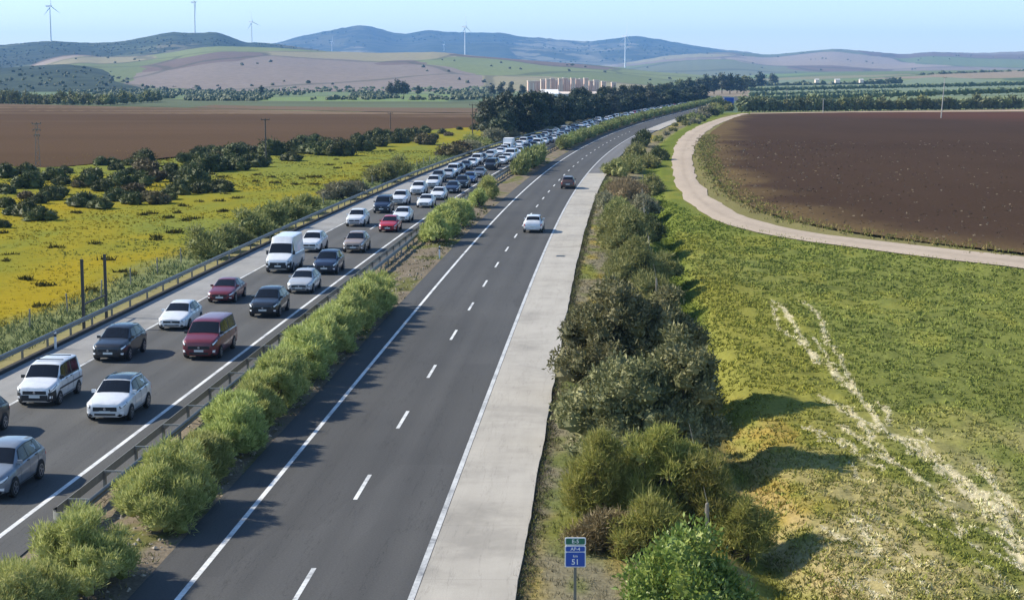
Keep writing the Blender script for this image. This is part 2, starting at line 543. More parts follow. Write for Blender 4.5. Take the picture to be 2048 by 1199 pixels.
struct(strip('left_kerb', -25.48, -25.16, Y0, 700, .13, M['kerb'], .4))
for cw, o, w in ((left_cw, -22.05 + .13, .18), (left_cw, -14.4, .19), (right_cw, -6.85, .18), (right_cw, -.11, .19)):
    strip('edge_line', o - w / 2, o + w / 2, Y0, 900, .005, M['line'] if o < -1 and o > -20 else M['line_worn'], parent=cw)
dash = grid_mesh('lane_dash', np.array([[-.075, .075]] * 2), np.array([[0, 0], [3.7, 3.7]]), np.full((2, 2), .005), [M['line']], smooth=False)
for cw, o, ph in ((right_cw, -3.45, 57.4), (left_cw, -18.2, 54.0)):
    for k in range(-2, 33):
        y = ph + 11.95 * k
        if o < -10 and y < 112: continue
        obj('lane_dash', dash, cw, road(o, y), (0, 0, -heading(y + 1.8)))

# drain grate on the concrete shoulder
g = gp(1121, 512)
mb = MB()
for x in (-.34, .34): mb.box((x, 0, .01), (.06, .8, .03))
for y in (-.37, .37): mb.box((0, y, .01), (.62, .06, .03))
gr = obj('drain_grate', None, None, (g.x, g.y, -.002), (0, 0, -heading(g.y)))
obj('frame', mb.mesh('grate_frame', M['steel_old']), gr)
mb = MB()
for k in range(-4, 5): mb.box((k * .065, 0, .008), (.025, .66, .02))
obj('bar', mb.mesh('grate_bars', M['post_dark']), gr)
obj('pit', MB().box((0, 0, .0), (.62, .7, .008)).mesh('grate_pit', M['shade_win']), gr)
tag(gr, 'small square iron drain grate set in the pale concrete shoulder', 'drain')

def soil_col(base, x, y, s, amp=.25, sc=.2):
    n = fbm(x * sc, y * sc, s, 4)[..., None]
    return np.array(base) * (1 + amp * n)

# median: stony soil between the carriageways
ys = yrows(Y0, YE, .008, .35); os_ = np.linspace(-12.96, -8.29, 14)
O, Y = np.meshgrid(os_, ys)
edge = np.minimum(O + 12.96, -8.29 - O)
Z = -.05 + .11 * fbm(O * 1.6, Y * 1.1, 3, 3) * sstep(0, .8, edge) + .1 * sstep(0, 1.6, edge)
n1 = fbm(O * .8, Y * .25, 21, 4)[..., None]
col = np.array((.2, .165, .12)) * (1 + .3 * n1)
col = np.where(n1 > .25, np.array((.13, .13, .05)) * (1 + .2 * n1), col)
X = XR(Y) + O
struct(obj('median_strip', grid_mesh('median_strip', X, Y, Z, [M['gravel_v']], col=col)))

def px2(lst): return [tuple(gp(x, y)[:2]) for x, y in lst]
PL_LO = px2([(-420, 338), (-150, 336), (0, 332), (78, 335), (160, 330), (225, 321), (312, 317), (388, 309), (500, 297), (620, 287), (737, 277), (869, 259), (957, 253), (1000, 246)])
PL_HI = px2([(-420, 205), (-150, 206), (0, 207), (80, 209), (160, 211), (225, 212.5), (312, 214), (388, 216), (500, 219), (620, 222), (737, 224), (869, 226), (957, 227), (1000, 226)])
PR_LO = px2([(1480, 229), (1450, 244), (1424, 262), (1408, 285), (1408, 310), (1425, 345), (1455, 382), (1510, 415), (1580, 438), (1700, 462), (1850, 482), (2048, 505), (2400, 545)])
PR_HI = px2([(1484, 228.4), (1500, 228), (1530, 227.5), (1560, 227), (1600, 226.6), (1640, 226), (1700, 225.4), (1760, 225), (1820, 224.6), (1880, 224.2), (1950, 224), (2048, 223.6), (2400, 223)])
# left meadow ------------------------------------------------------
ys = yrows(15, 980, .008, .4)
os_ = np.concatenate([[-25.0, -25.2, -25.6], -26 - np.cumsum(np.concatenate([np.full(90, .5), np.geomspace(.5, 28, 70)]))])
O, Y = np.meshgrid(os_, ys)
X = XR(np.minimum(Y, 480)) + O
X = np.where(Y > 480, XR(Y) * 0 + X - 0 + (XR(Y) - XR(480.0)) * np.exp(-(-25 - O) / 60), X)
Z = -.13 + .1 * fbm(X * .35, Y * .2, 9, 4) * sstep(25.5, 28, -O) + .25 * fbm(X * .03, Y * .03, 12, 2) * sstep(30, 50, -O)
Z = np.where(inside(X, Y, PL_LO + PL_HI[::-1]) | (Y > 500), np.minimum(Z, -.13) - .25, Z)
yel = np.array((.285, .215, .02)); ygr = np.array((.2, .195, .028)); grn = np.array((.16, .185, .045)); ver = np.array((.24, .21, .1)); grv = np.array((.17, .19, .085))
nA = fbm(X * .035, Y * .018, 31, 4)
nB = fbm(X * .2, Y * .09, 35, 4)
t = sstep(-.3, .3, nA + .45 * nB + .5 * sstep(190, 110, Y) + .25 * sstep(-60, -32, X) - .15)
t = .3 + .5 * t
col = grn * (1 - t[..., None]) + ygr * t[..., None]
t2 = .95 * sstep(-.3, .6, nA * .8 + .5 * nB + .55 * sstep(175, 105, Y) - .15)
col = col * (1 - t2[..., None]) + yel * t2[..., None]
tv = sstep(33, 28.5, -O + 1.6 * nB)[..., None]
col = col * (1 - tv) + grv * tv
tv = sstep(27.6, 26.4, -O + .5 * nB)[..., None]
col = col * (1 - tv) + ver * tv
meadow_col = lambda x, y: None
struct(obj('meadow', grid_mesh('meadow', X, Y, Z, [M['meadow_v']], col=col)))

def drape(name, pts, z, mcol, m, nx=60, ny=60):
    """a field: polygon between a lower and an upper boundary given left to right"""
    lo, hi = pts
    lo = np.array(lo); hi = np.array(hi)
    def res(P, n):
        s = np.concatenate([[0], np.cumsum(np.hypot(*np.diff(P, axis=0).T))]); u = np.linspace(0, s[-1], n)
        return np.stack([np.interp(u, s, P[:, 0]), np.interp(u, s, P[:, 1])], -1)
    A = res(lo, nx); B = res(hi, nx)
    t = np.linspace(0, 1, ny)[:, None, None]
    P = A[None] * (1 - t) + B[None] * t
    X, Y = P[..., 0], P[..., 1]
    Z = np.full_like(X, z) + .05 * fbm(X * .5, Y * .5, 77, 2)
    return struct(obj(name, grid_mesh(name, X, Y, Z, [m], col=mcol(X, Y, t[..., 0] * np.ones_like(X)))))

def brownL(X, Y, t):
    n = fbm(X * .01, Y * .03, 41, 4); n2 = fbm(X * .004, Y * .05, 45, 4)
    c = np.array((.094, .061, .037)) * (1 + .14 * n[..., None])
    k = sstep(.5, .95, t + .3 * n2)[..., None]
    c = c * (1 - k) + np.array((.15, .108, .07)) * (1 + .25 * n2[..., None]) * k
    s = sstep(.25, .4, fbm(X * .004, Y * .14, 47, 3) * t)[..., None]
    return c * (1 - s) + np.array((.26, .19, .13)) * s
drape('ploughed_field_left', (PL_LO, PL_HI), -.02, brownL, M['soil_v'], 90, 110)
drape('green_strip', (px2([(-420, 204.4), (0, 206.4), (312, 213.4), (500, 218.4), (737, 223.2), (960, 226), (1000, 225.4)]),
      px2([(-420, 190), (0, 192), (312, 197), (500, 202), (737, 203), (960, 203), (1000, 203)])), .0,
      lambda X, Y, t: np.where((t < .35)[..., None] & (X > -150)[..., None], np.array((.15, .11, .075)), np.array((.115, .135, .085))) * (1 + .2 * fbm(X * .01, Y * .02, 3, 3)[..., None]), M['soil_v'], 60, 20)

# right side: verge, ditch, weedy field ------------------------------
track_c = [(20, 720)] 
TL = px2([(1484, 226.5), (1440, 236), (1400, 250), (1372, 265), (1355, 282), (1344, 310), (1346, 350), (1362, 390), (1400, 425), (1470, 455), (1550, 471), (1700, 492), (1850, 511), (2048, 535), (2400, 580)])
TR = px2([(1500, 226.5), (1466, 236), (1432, 250), (1410, 265), (1395, 282), (1384, 310), (1390, 350), (1420, 393), (1470, 425), (1535, 447), (1600, 460), (1700, 474), (1850, 490), (2048, 512), (2400, 552)])
def res(P, n):
    P = np.array(P); s = np.concatenate([[0], np.cumsum(np.hypot(*np.diff(P, axis=0).T))]); u = np.linspace(0, s[-1], n)
    Q = np.stack([np.interp(u, s, P[:, 0]), np.interp(u, s, P[:, 1])], -1)
    for _ in range(6): Q[1:-1] = (Q[:-2] + 2 * Q[1:-1] + Q[2:]) / 4
    return Q
A = res(TL, 220); B = res(TR, 220)
t = np.linspace(0, 1, 9)[None, :, None]
P = A[:, None] * (1 - t) + B[:, None] * t
jx = .45 * fbm(np.arange(220) * .35, np.zeros(220), 61, 3)[:, None, None] * (2 * t - 1)
P = P + jx * np.sign(2 * t - 1) * np.array([1.0, .6])
X, Y = P[..., 0], P[..., 1]
tt = np.abs(t[..., 0] * 2 - 1) * np.ones_like(X)
c = np.array((.4, .33, .26)) * (1 + .12 * fbm(X * .3, Y * .12, 63, 4)[..., None])
c = c * (1 - .22 * sstep(.35, .05, tt)[..., None] * (.5 + .5 * fbm(X * .3, Y * .3, 64, 3)[..., None]))
struct(obj('dirt_track', grid_mesh('dirt_track', X, Y, -.03 + .04 * sstep(1, .6, tt) - .03, [M['track_v']], col=c)))

STRAW = [px2(l) for l in (
    [(1545, 585), (1575, 620), (1600, 655), (1618, 690), (1660, 720), (1700, 760), (1745, 805), (1765, 835), (1830, 880), (1900, 930), (1960, 975), (2048, 1060), (2150, 1160)],
    [(1540, 590), (1560, 640), (1600, 672), (1640, 705)],
    [(1610, 590), (1640, 620), (1650, 660), (1675, 700), (1700, 740), (1720, 780)],
    [(1625, 660), (1650, 700), (1680, 725)],
    [(1760, 780), (1785, 805), (1780, 830)],
    [(1740, 830), (1800, 850), (1860, 880), (1895, 915)],
    [(1680, 830), (1760, 890), (1830, 930), (1855, 945)],
    [(1950, 910), (2000, 960), (2048, 1000), (2120, 1060)],
    [(1640, 770), (1700, 800), (1730, 850), (1790, 905)],
    [(1900, 905), (1990, 990), (2060, 1085)],
    [(1700, 1020), (1760, 1080), (1830, 1140), (1900, 1199)])]
STRAWW = [.12, .07, .085, .07, .085, .1, .1, .14, .09, .15, .12]
rs = random.Random(4)
for k in range(46):
    px_, py_ = rs.uniform(1590, 2040), rs.uniform(770, 1190)
    if py_ < 770 + (px_ - 1640) * .25: continue
    L_ = rs.uniform(35, 110); l_ = []
    for q in range(5): l_.append((px_ + L_ * q / 4, py_ + L_ * q / 4 * rs.uniform(.45, .75) + rs.uniform(-4, 4)))
    STRAW.append(px2(l_)); STRAWW.append(rs.uniform(.03, .07))

def right_col(X, Y):
    O = X - XR(Y)
    nA = fbm(X * .06, Y * .03, 51, 4); nB = fbm(X * .45, Y * .2, 55, 4); nC = fbm(X * 1.1, Y * .35, 57, 3); nD = fbm(X * 3.1, Y * .8, 58, 2)
    G = np.array((.148, .165, .045)); G2 = np.array((.11, .145, .055)); YG = np.array((.215, .2, .042)); OR = np.array((.33, .225, .06))
    TAN = np.array((.42, .33, .2)); STR = np.array((.6, .52, .33)); DRT = np.array((.27, .215, .15)); BG = np.array((.135, .165, .035))
    def lay(c, col, k): k = np.clip(k, 0, 1)[..., None]; return c * (1 - k) + col * k
    c = G * (1 + .3 * nB[..., None])
    c = lay(c, G2, sstep(.05, .4, nA + .3 * nB) * .8)
    c = lay(c, BG, sstep(120, 190, Y) * .7)
    c = lay(c, YG, sstep(20, 13, O + 3.5 * nA + 1.2 * nB) * sstep(170, 120, Y) * .65)
    c = lay(c, YG, sstep(.0, .4, nB + .5 * nA + .1) * .45)
    c = lay(c, OR, sstep(14.6, 12, O + 2 * nB) * sstep(85, 68, Y) * sstep(-.4, .3, nC + nA) * .7)
    near = sstep(82, 52, Y + .25 * (18 - O))
    c = lay(c, TAN, near * sstep(-.3, .25, nB + .5 * nC - .1 * sstep(16, 12, O)) * .5)
    c = lay(c, YG * .9, near * sstep(.2, .5, nA - .4 * nB) * .7)
    for l, w in zip(STRAW, STRAWW):
        d = dist_poly(X + .3 * nC + .22 * nD, Y + .8 * nC, l)
        c = lay(c, STR, sstep(w * 1.5, w * .5, d) * sstep(-.8, -.3, nD + .35) * .92)
    # grass lane of the ditch, verge next to the road, weedy strip round the ploughed field
    c = lay(c, BG * .9, sstep(8.6, 9.4, O) * sstep(12.6, 11.2, O + .6 * nB) * sstep(90, 110, Y))
    c = lay(c, DRT, sstep(9.2, 10, O) * sstep(11.9, 10.9, O + .8 * nB) * sstep(66, 56, Y) * sstep(-.3, .3, nA + .4 * nC) * .8)
    dp = dist_poly(X, Y, PR_LO)
    c = lay(c, np.array((.19, .165, .075)) * (1 + .2 * nB[..., None]), sstep(9, 3, dp + 2.5 * nB) * sstep(13, 15, O) * .85)
    V = np.array((.2, .175, .11))
    c = lay(c, V, sstep(9.0, 7.4, O + .5 * nB))
    c = lay(c, np.array((.33, .25, .05)), sstep(7.5, 5.0, O) * sstep(-.1, .35, nB + .2 * nA) * .8)
    c = lay(c, np.array((.12, .15, .03)), sstep(6.5, 4, O) * sstep(.1, .45, fbm(X * .5, Y * .25, 59, 3)) * .7)
    c = lay(c, np.array((.14, .12, .09)), sstep(3.35, 3.0, O))
    return c

def right_h(X, Y):
    O = X - XR(Y)
    z = -.16 + .05 * fbm(X * .8, Y * .5, 71, 3) - .25 * sstep(3.2, 8.5, O)
    ditch = np.exp(-((O - 10.9) / 1.15) ** 2) * (.85 + .3 * fbm(X * .1, Y * .06, 73, 2)) * sstep(330, 240, Y)
    z = z - ditch * .95
    z = z + .22 * fbm(X * .5, Y * .35, 75, 4) * sstep(12, 15, O) * sstep(260, 140, Y) + .07 * fbm(X * 2.2, Y * 1.5, 78, 2) * sstep(9, 13, O) * sstep(160, 90, Y)
    # the field lies a little lower than the road and comes level further out
    z = z + .3 * sstep(14, 30, O) * sstep(110, 180, Y)
    dt = np.minimum(dist_poly(X, Y, [tuple(p) for p in A[::6]]), dist_poly(X, Y, [tuple(p) for p in B[::6]]))
    k = sstep(4.5, 1.5, dt)
    z = z * (1 - k) + (-.14) * k
    far = sstep(180, 240, Y) * sstep(14, 20, O)
    z = z * (1 - far) - .14 * far
    return z

ys = yrows(15, 730, .0055, .25)
os_ = 2.75 + np.concatenate([[0, .12], .12 + np.cumsum(np.concatenate([np.full(32, .28), np.full(140, .15), np.full(40, .5), np.geomspace(.7, 26, 46)]))])
O, Y = np.meshgrid(os_, ys)
X = XR(Y) + O
Z = right_h(X, Y)
Z = np.where(inside(X, Y, PR_LO + PR_HI[::-1]), np.minimum(Z, -.15) - .3, Z)
struct(obj('grassland', grid_mesh('grassland', X, Y, Z, [M['ground_v']], col=right_col(X, Y))))

def brownR(X, Y, t):
    n = fbm(X * .03, Y * .02, 81, 4); n2 = fbm(X * .5, Y * .06, 83, 3)
    c = np.array((.058, .038, .0265)) * (1 + .1 * n[..., None] + .06 * n2[..., None])
    k = (sstep(.55, .95, t + .15 * n) * sstep(60, 160, X))[..., None]
    c = c * (1 - k) + np.array((.09, .045, .03)) * k
    w = (sstep(9, 0, dist_poly(X, Y, PR_LO) + 7 * fbm(X * .12, Y * .08, 85, 4)) * .7)[..., None]
    c = c * (1 - w) + np.array((.15, .105, .05)) * w
    return c
drape('ploughed_field_right', (PR_LO, PR_HI), -.03, brownR, M['soil_v'], 150, 120)
drape('track_verge_far', (px2([(1500, 227.6), (1700, 224.8), (2048, 223), (2400, 222.4)]), px2([(1500, 222), (1700, 219), (2048, 209), (2400, 203)])), -.0,
      lambda X, Y, t: np.where((t < .3)[..., None], np.array((.36, .28, .2)), np.array((.17, .19, .08))) * (1 + .15 * fbm(X * .05, Y * .05, 4, 3)[..., None]), M['soil_v'], 60, 14)

# ragged weedy margin of the right ploughed field, clods and stubble inside it
Q = res(PR_LO, 3600)
j = g0.normal(size=(len(Q), 2)) * np.array([1.0, 2.4]) 
MARGIN = Q + j + np.array([.5, .3])
# the wide plain out to the horizon
def plain_h(X, Y):
    return np.where(Y < 640, -2.6, -.12) * 1.0 + 26 * sstep(760, 2300, Y) * sstep(20, 900, X) 
ys = np.concatenate([[-400, 0, 300, 600, 640, 690], np.linspace(740, 3200, 80), np.geomspace(3300, 22000, 24)])
xs = np.concatenate([-np.geomspace(14000, 900, 18), np.linspace(-860, 1400, 90), np.geomspace(1450, 14000, 18)])
X, Y = np.meshgrid(xs, ys)
Z = np.where(Y < 641, -2.6, -.12) + 24 * sstep(800, 2300, Y) * sstep(60, 900, X)
M['plain'] = patchwork('far_plain', [(.13, .17, .08), (.16, .19, .09), (.1, .14, .07), (.2, .19, .11), (.13, .16, .07), (.24, .19, .13), (.15, .2, .07)], 230, (.8, .5, 1), (.05, .065, .04), .12)
struct(obj('ground', grid_mesh('ground', X, Y, Z, [M['plain']])))

# ------------------------------------------------------------------ hills
def hill(name, sk, Dc, Db, Dk, zb, m, amp=.12, seed=0, nx=170, nr=30, rough=0.0):
    sk = np.array(sk, float)
    pxs = np.linspace(sk[0, 0], sk[-1, 0], nx)
    pys = np.interp(pxs, sk[:, 0], sk[:, 1])
    ker = np.array([1, 2, 3, 2, 1]) / 9
    pys = np.convolve(np.pad(pys, 2, 'edge'), ker, 'valid')
    pys = pys + rough * fbm(pxs * .12, pxs * 0, seed, 3)
    crest = np.array([pt(a, b, Dc) for a, b in zip(pxs, pys)])
    dx = crest[:, 0] / Dc
    s = np.concatenate([np.linspace(0, 1, nr), np.linspace(1, 0, 9)[1:]])
    D = np.concatenate([Db + (Dc - Db) * np.linspace(0, 1, nr), Dc + (Dk - Dc) * np.linspace(0, 1, 9)[1:]])
    X = dx[None] * D[:, None]; Y = np.repeat(D[:, None], nx, 1)
    S = np.repeat(s[:, None], nx, 1)
    prof = S ** 1.15
    sc = 1 / ((Dc - Db) * .35)
    nz = fbm(X * sc, Y * sc, seed, 4)
    prof = prof + amp * nz * np.sin(np.pi * np.clip(S, 0, 1)) 
    Z = zb + (crest[:, 2][None] - zb) * prof
    HG[name] = (X[:nr], Y[:nr], Z[:nr])
    return struct(obj(name, grid_mesh(name, X, Y, Z, [m])))
HG = {}

PALE = (.27, .22, .18); PINK = (.21, .17, .14); GRN = (.14, .165, .07); TAN2 = (.25, .22, .13); BRN = (.15, .11, .09); LGR = (.17, .195, .08)
M['hillC'] = patchwork('farmed_hill', [PINK, LGR, TAN2, BRN, PALE, GRN, PINK, LGR], 250, (1.0, .34, 1), (.065, .07, .045), .22)
M['hillB'] = patchwork('wooded_ridge', [(.05, .065, .035), (.06, .075, .04), (.045, .06, .035), (.1, .11, .06), (.05, .06, .035), (.14, .13, .08)], 240, (1.0, .5, 1), (.03, .042, .024), .5)
M['hillA'] = patchwork('far_mountain', [(.07, .075, .05), (.1, .1, .065), (.06, .07, .045), (.2, .18, .12), (.08, .085, .05)], 480, (.9, .4, 1), (.04, .05, .035), .5)
M['hillD'] = patchwork('far_farmland', [PINK, (.15, .16, .1), BRN, TAN2, (.12, .135, .08), PALE, GRN], 330, (.8, .28, 1), (.06, .065, .05), .3)

hill('mountains', [(380, 130), (440, 112), (480, 96), (520, 90), (560, 85), (600, 72), (650, 63), (700, 53), (720, 50), (750, 54), (780, 65), (805, 68), (830, 66), (850, 59), (872, 62), (900, 64), (960, 66), (1000, 65), (1012, 67), (1040, 74), (1090, 76), (1120, 80), (1180, 83), (1240, 76), (1260, 72), (1290, 74), (1330, 81), (1380, 90), (1420, 97), (1500, 104), (1560, 118), (1660, 135)], 9500, 6200, 12500, 2, M['hillA'], .2, 3, rough=1.2)
hill('farmland_ridge', [(1180, 135), (1260, 124), (1330, 112), (1400, 106), (1460, 104), (1500, 106), (1540, 110), (1600, 104), (1640, 100), (1670, 98), (1720, 101), (1760, 105), (1810, 109), (1860, 104), (1900, 105), (1960, 106), (2048, 103), (2200, 100), (2500, 106)], 7000, 3300, 9800, 10, M['hillD'], .22, 8, rough=.8)
hill('wooded_ridge', [(-420, 100), (-200, 96), (0, 90), (60, 85), (100, 82), (180, 86), (240, 84), (280, 76), (320, 68), (345, 63), (380, 67), (410, 66), (428, 63), (460, 73), (490, 86), (520, 85), (560, 89), (640, 100), (760, 120)], 4600, 2500, 6200, 0, M['hillB'], .12, 13, rough=1.0)
hill('farmed_hill', [(-60, 168), (20, 150), (80, 122), (120, 112), (160, 108), (200, 114), (260, 113), (330, 107), (370, 100), (400, 95), (440, 92.5), (500, 94), (560, 96), (650, 103), (760, 106), (880, 104), (930, 110), (1000, 116), (1100, 124), (1200, 131), (1300, 143), (1400, 150), (1480, 156), (1560, 161), (1680, 170)], 3100, 1550, 4300, 0, M['hillC'], .16, 22, nr=44, rough=.5)
hill('low_hill', [(-420, 140), (-100, 140), (0, 137), (60, 132), (130, 128), (180, 134), (240, 146), (300, 158), (380, 168)], 2300, 1500, 2700, 0, M['hillB'], .12, 29, nx=80)
hill('right_rise', [(1500, 162), (1650, 158), (1780, 155), (1850, 149), (1950, 146), (2048, 144), (2300, 140), (2600, 140)], 2300, 1100, 3000, 0, simple('orchard_ground', (.13, .165, .08), .95, 0, .25, .02), .05, 33, nx=80)

# ------------------------------------------------------------------ plants
def sphere_pts(nu=8, nv=5):
    vs = [(0, 0, 1)]; 
    for i in range(1, nv):
        p = math.pi * i / nv
        for k in range(nu):
            a = 2 * math.pi * (k + .5 * (i % 2)) / nu
            vs.append((math.sin(p) * math.cos(a), math.sin(p) * math.sin(a), math.cos(p)))
    vs.append((0, 0, -1))
    f = []
    for k in range(nu): f.append((0, 1 + k, 1 + (k + 1) % nu))
    for i in range(nv - 2):
        for k in range(nu):
            a = 1 + i * nu + k; b = 1 + i * nu + (k + 1) % nu
            f += [(a, a + nu, b + nu), (a, b + nu, b)]
    l = len(vs) - 1; s0 = 1 + (nv - 2) * nu
    for k in range(nu): f.append((l, s0 + (k + 1) % nu, s0 + k))
    return np.array(vs), np.array(f)
SPV, SPF = sphere_pts()

def unit(v): return v / (np.linalg.norm(v, axis=-1, keepdims=True) + 1e-9)

def leaf_cloud(g, C, RR, n, L, W, up=.4, spread=.6, core=.72, flat=1.0, zmin=-.35):
    """leaves on lumpy clumps; C clump centres, RR clump radii -> verts, [quads, tris]"""
    w = RR ** 2 / np.sum(RR ** 2)
    k = g.choice(len(C), n, p=w)
    d = unit(g.normal(size=(n, 3)) + np.array([0, 0, .25]))
    d[:, 2] = np.where(d[:, 2] < zmin, -d[:, 2] * .6, d[:, 2])
    r = RR[k] * (.66 + .42 * g.random(n) ** .8 + .3 * g.random(n) ** 7)
    p = C[k] + d * r[:, None] * np.array([1, 1, flat])
    a = unit(d * .7 + np.array([0, 0, up]) + g.normal(size=(n, 3)) * spread)
    b = unit(np.cross(a, g.normal(size=(n, 3))))
    l = (L * (.6 + .7 * g.random(n) + 1.3 * g.random(n) ** 12))[:, None]; ww = (W * (.7 + .6 * g.random(n)))[:, None] * .5
    V = np.stack([p, p + a * l * .45 + b * ww, p + a * l, p + a * l * .45 - b * ww], 1).reshape(-1, 3)
    Q = np.arange(n * 4).reshape(n, 4)
    T = np.zeros((0, 3), int)
    if core:
        cv = []; cf = []; base = len(V)
        for c, rr in zip(C, RR):
            jit = 1 + .18 * g.normal(size=(len(SPV), 1))
            cv.append(c + SPV * jit * rr * core * np.array([1, 1, flat])); cf.append(SPF + base); base += len(SPV)
        V = np.concatenate([V] + cv); T = np.concatenate(cf)
    V[:, 2] = np.maximum(V[:, 2], .02)
    return V, [Q, T]

def bush_mesh(name, seed, rx, ry, h, n, L, W, mat, clumps=14, cr=.45, up=.4, spread=.6, core=.72, low=.0, vase=0.0, flat=2.4):
    g = np.random.default_rng(seed)
    C = []; RR = []
    for k in range(clumps):
        r = cr * min(rx, ry, h) * (.7 + .6 * g.random())
        a = g.random() * 6.283; q = g.random() ** .42; u = g.random() ** .8
        pf = (1 - u ** flat) ** .5 * (1 - vase * (1 - u) ** 1.5)
        zz = r * .45 + low + u * max(.1, h * (.72 + .4 * g.random()) - low - r * 1.35)
        c = np.array([math.cos(a) * max(.05, rx - r * .7) * q * pf, math.sin(a) * max(.05, ry - r * .7) * q * pf, zz])
        C.append(c); RR.append(r)
    V, f = leaf_cloud(g, np.array(C), np.array(RR), n, L, W, up, spread, core)
    me = mesh_np(name, V, f, [M[mat]])
    mb = MB()
    order = np.argsort([-c[2] for c in C])[:max(4, clumps // 2)]
    for k in order:
        c = C[k]
        b = Vector((c[0] * .25 + g.normal() * .06, c[1] * .25 + g.normal() * .06, -.1))
        mid = Vector((c[0] * .55, c[1] * .55, c[2] * .5))
        mb.tube(b, mid, .035 * h ** .5, .025 * h ** .5, 5, False); mb.tube(mid, Vector(c), .025 * h ** .5, .008, 5, False)
    return me, mb.mesh(name + '_stems', M['wood'], True)

def place_bush(name, meshes, loc, rz, sc, label, cat, group=None):
    t = obj(name, None, None, loc, (0, 0, rz), sc)
    obj('foliage', meshes[0], t); obj('stem', meshes[1], t)
    return tag(t, label, cat, group)

def along(px, py, dz=0.0):
    g = gp(px, py); return g

# median oleanders, near ones each its own shape
OL = [  # offset, y, rx (across), ry (along), height, label
    (-10.1, 42.2, 1.5, 2.4, 2.1, 'nearest leafy oleander bush at the bottom left corner of the median'),
    (-9.9, 47.2, 1.5, 2.8, 2.15, 'second oleander bush of the median, just before the end of the barrier'),
    (-9.5, 55.0, 1.5, 3.6, 2.25, 'wide feathery oleander bush beside the end of the median barrier'),
    (-9.7, 60.4, 1.1, 1.9, 1.55, 'low oleander filling the gap behind the wide feathery bush'),
    (-9.7, 69.6, 1.15, 2.0, 1.7, 'low oleander just before the long continuous hedge'),
    (-9.5, 65.0, 1.35, 3.1, 2.15, 'rounded taller oleander between two low ones on the median'),
    (-9.65, 74.2, 1.35, 4.4, 2.3, 'front bush of the long continuous oleander hedge on the median'),
    (-9.6, 81.3, 1.35, 4.8, 2.35, 'second bush of the long continuous oleander hedge'),
    (-9.6, 88.8, 1.35, 5.0, 2.3, 'middle bush of the long continuous oleander hedge'),
    (-9.65, 96.5, 1.5, 5.2, 2.45, 'fourth bush of the long continuous oleander hedge'),
    (-9.6, 104.0, 1.45, 5.0, 2.4, 'rear bush of the long continuous oleander hedge, before the bare gap'),
]
for k, (o, y, rx, ry, h, lab) in enumerate(OL):
    n = int(34000 * min(1, (56 / y) ** .9))
    ms = bush_mesh('oleander', 100 + k, rx, ry, h, n, .2 * (y / 55) ** .5, .03 * (y / 55) ** .8, 'oleander', 48 + int(ry * 12), .24, .7, .6, .6, flat=5)
    place_bush('oleander_bush', ms, road(o, y, 0), -heading(y), 1, lab, 'bush', 'oleanders on the median')
OLM = [bush_mesh('oleander_mid', 130 + k, 1.45, 3.6, 2.5, 6000, .32, .07, 'oleander', 44, .28, .6, .6, .65) for k in range(3)]
for k, (px, py, sx, lab) in enumerate([(886, 486, 1.0, 'yellow-green oleander clump beside the white delineator on the median'), (906, 470, 1.05, 'yellow-green oleander second in the clump past the bare gap of the median'), (932, 452, 1.0, 'oleander at the far end of the clump past the bare gap'), (950, 438, .8, 'small dark oleander closing the clump past the bare gap'), (976, 414, .8, 'small oleander alone between two clumps of the median'), (992, 398, 1.0, 'rounded oleander of the median level with the brown car'), ]):
    g = gp(px, py); g.x = float(XR(g.y)) - 10.2
    place_bush('oleander_bush', OLM[k % 3], (g.x, g.y, 0), -heading(g.y) + (math.pi if k % 2 else 0), (sx, sx, sx * (1.05 - .1 * (k == 3))), lab, 'bush', 'oleanders on the median')
OLF = [bush_mesh('hedge_far', 140 + k, 1.4, 3.8, 2.35, 1500, .45, .16, 'hedge_far', 30, .32, .5, .6) for k in range(3)]
y = 252.0; k = 0
while y < 1000:
    if not (292 < y < 330):
        sc = .92 + .25 * rnd.random()
        big = 1.2 if y < 292 else 1.0
        p = road(-10.2, y, 0)
        seg = 'short thick block of the median hedge' if y < 292 else ('median hedge beyond the bare gap' if y < 480 else 'far median hedge curving toward the blue sign')
        place_bush('oleander_bush', OLF[k % 3], p, -heading(y) + math.pi * (k % 2), (sc, 1.0, sc * big), nth(seg) + ' oleander from the near end of the ' + seg, 'bush', 'oleanders of the ' + seg)
    y += 5.2 if y < 480 else 6.2; k += 1

# shrubs on the right verge
def rb(px, py, rx, ry, h, n, L, W, mat, seed, lab, clumps=18, cr=.42, up=.4, spread=.6, core=.7, low=0, name='verge_shrub', cat='shrub', vase=0.0):
    g = gp(px, py); z = float(right_h(np.array([g.x]), np.array([g.y]))[0]) - .05
    ms = bush_mesh(name, seed, rx, ry, h, n, L, W, mat, clumps, cr, up, spread, core, low, vase)
    place_bush(name, ms, (g.x, g.y, z), 0, 1, lab, cat)

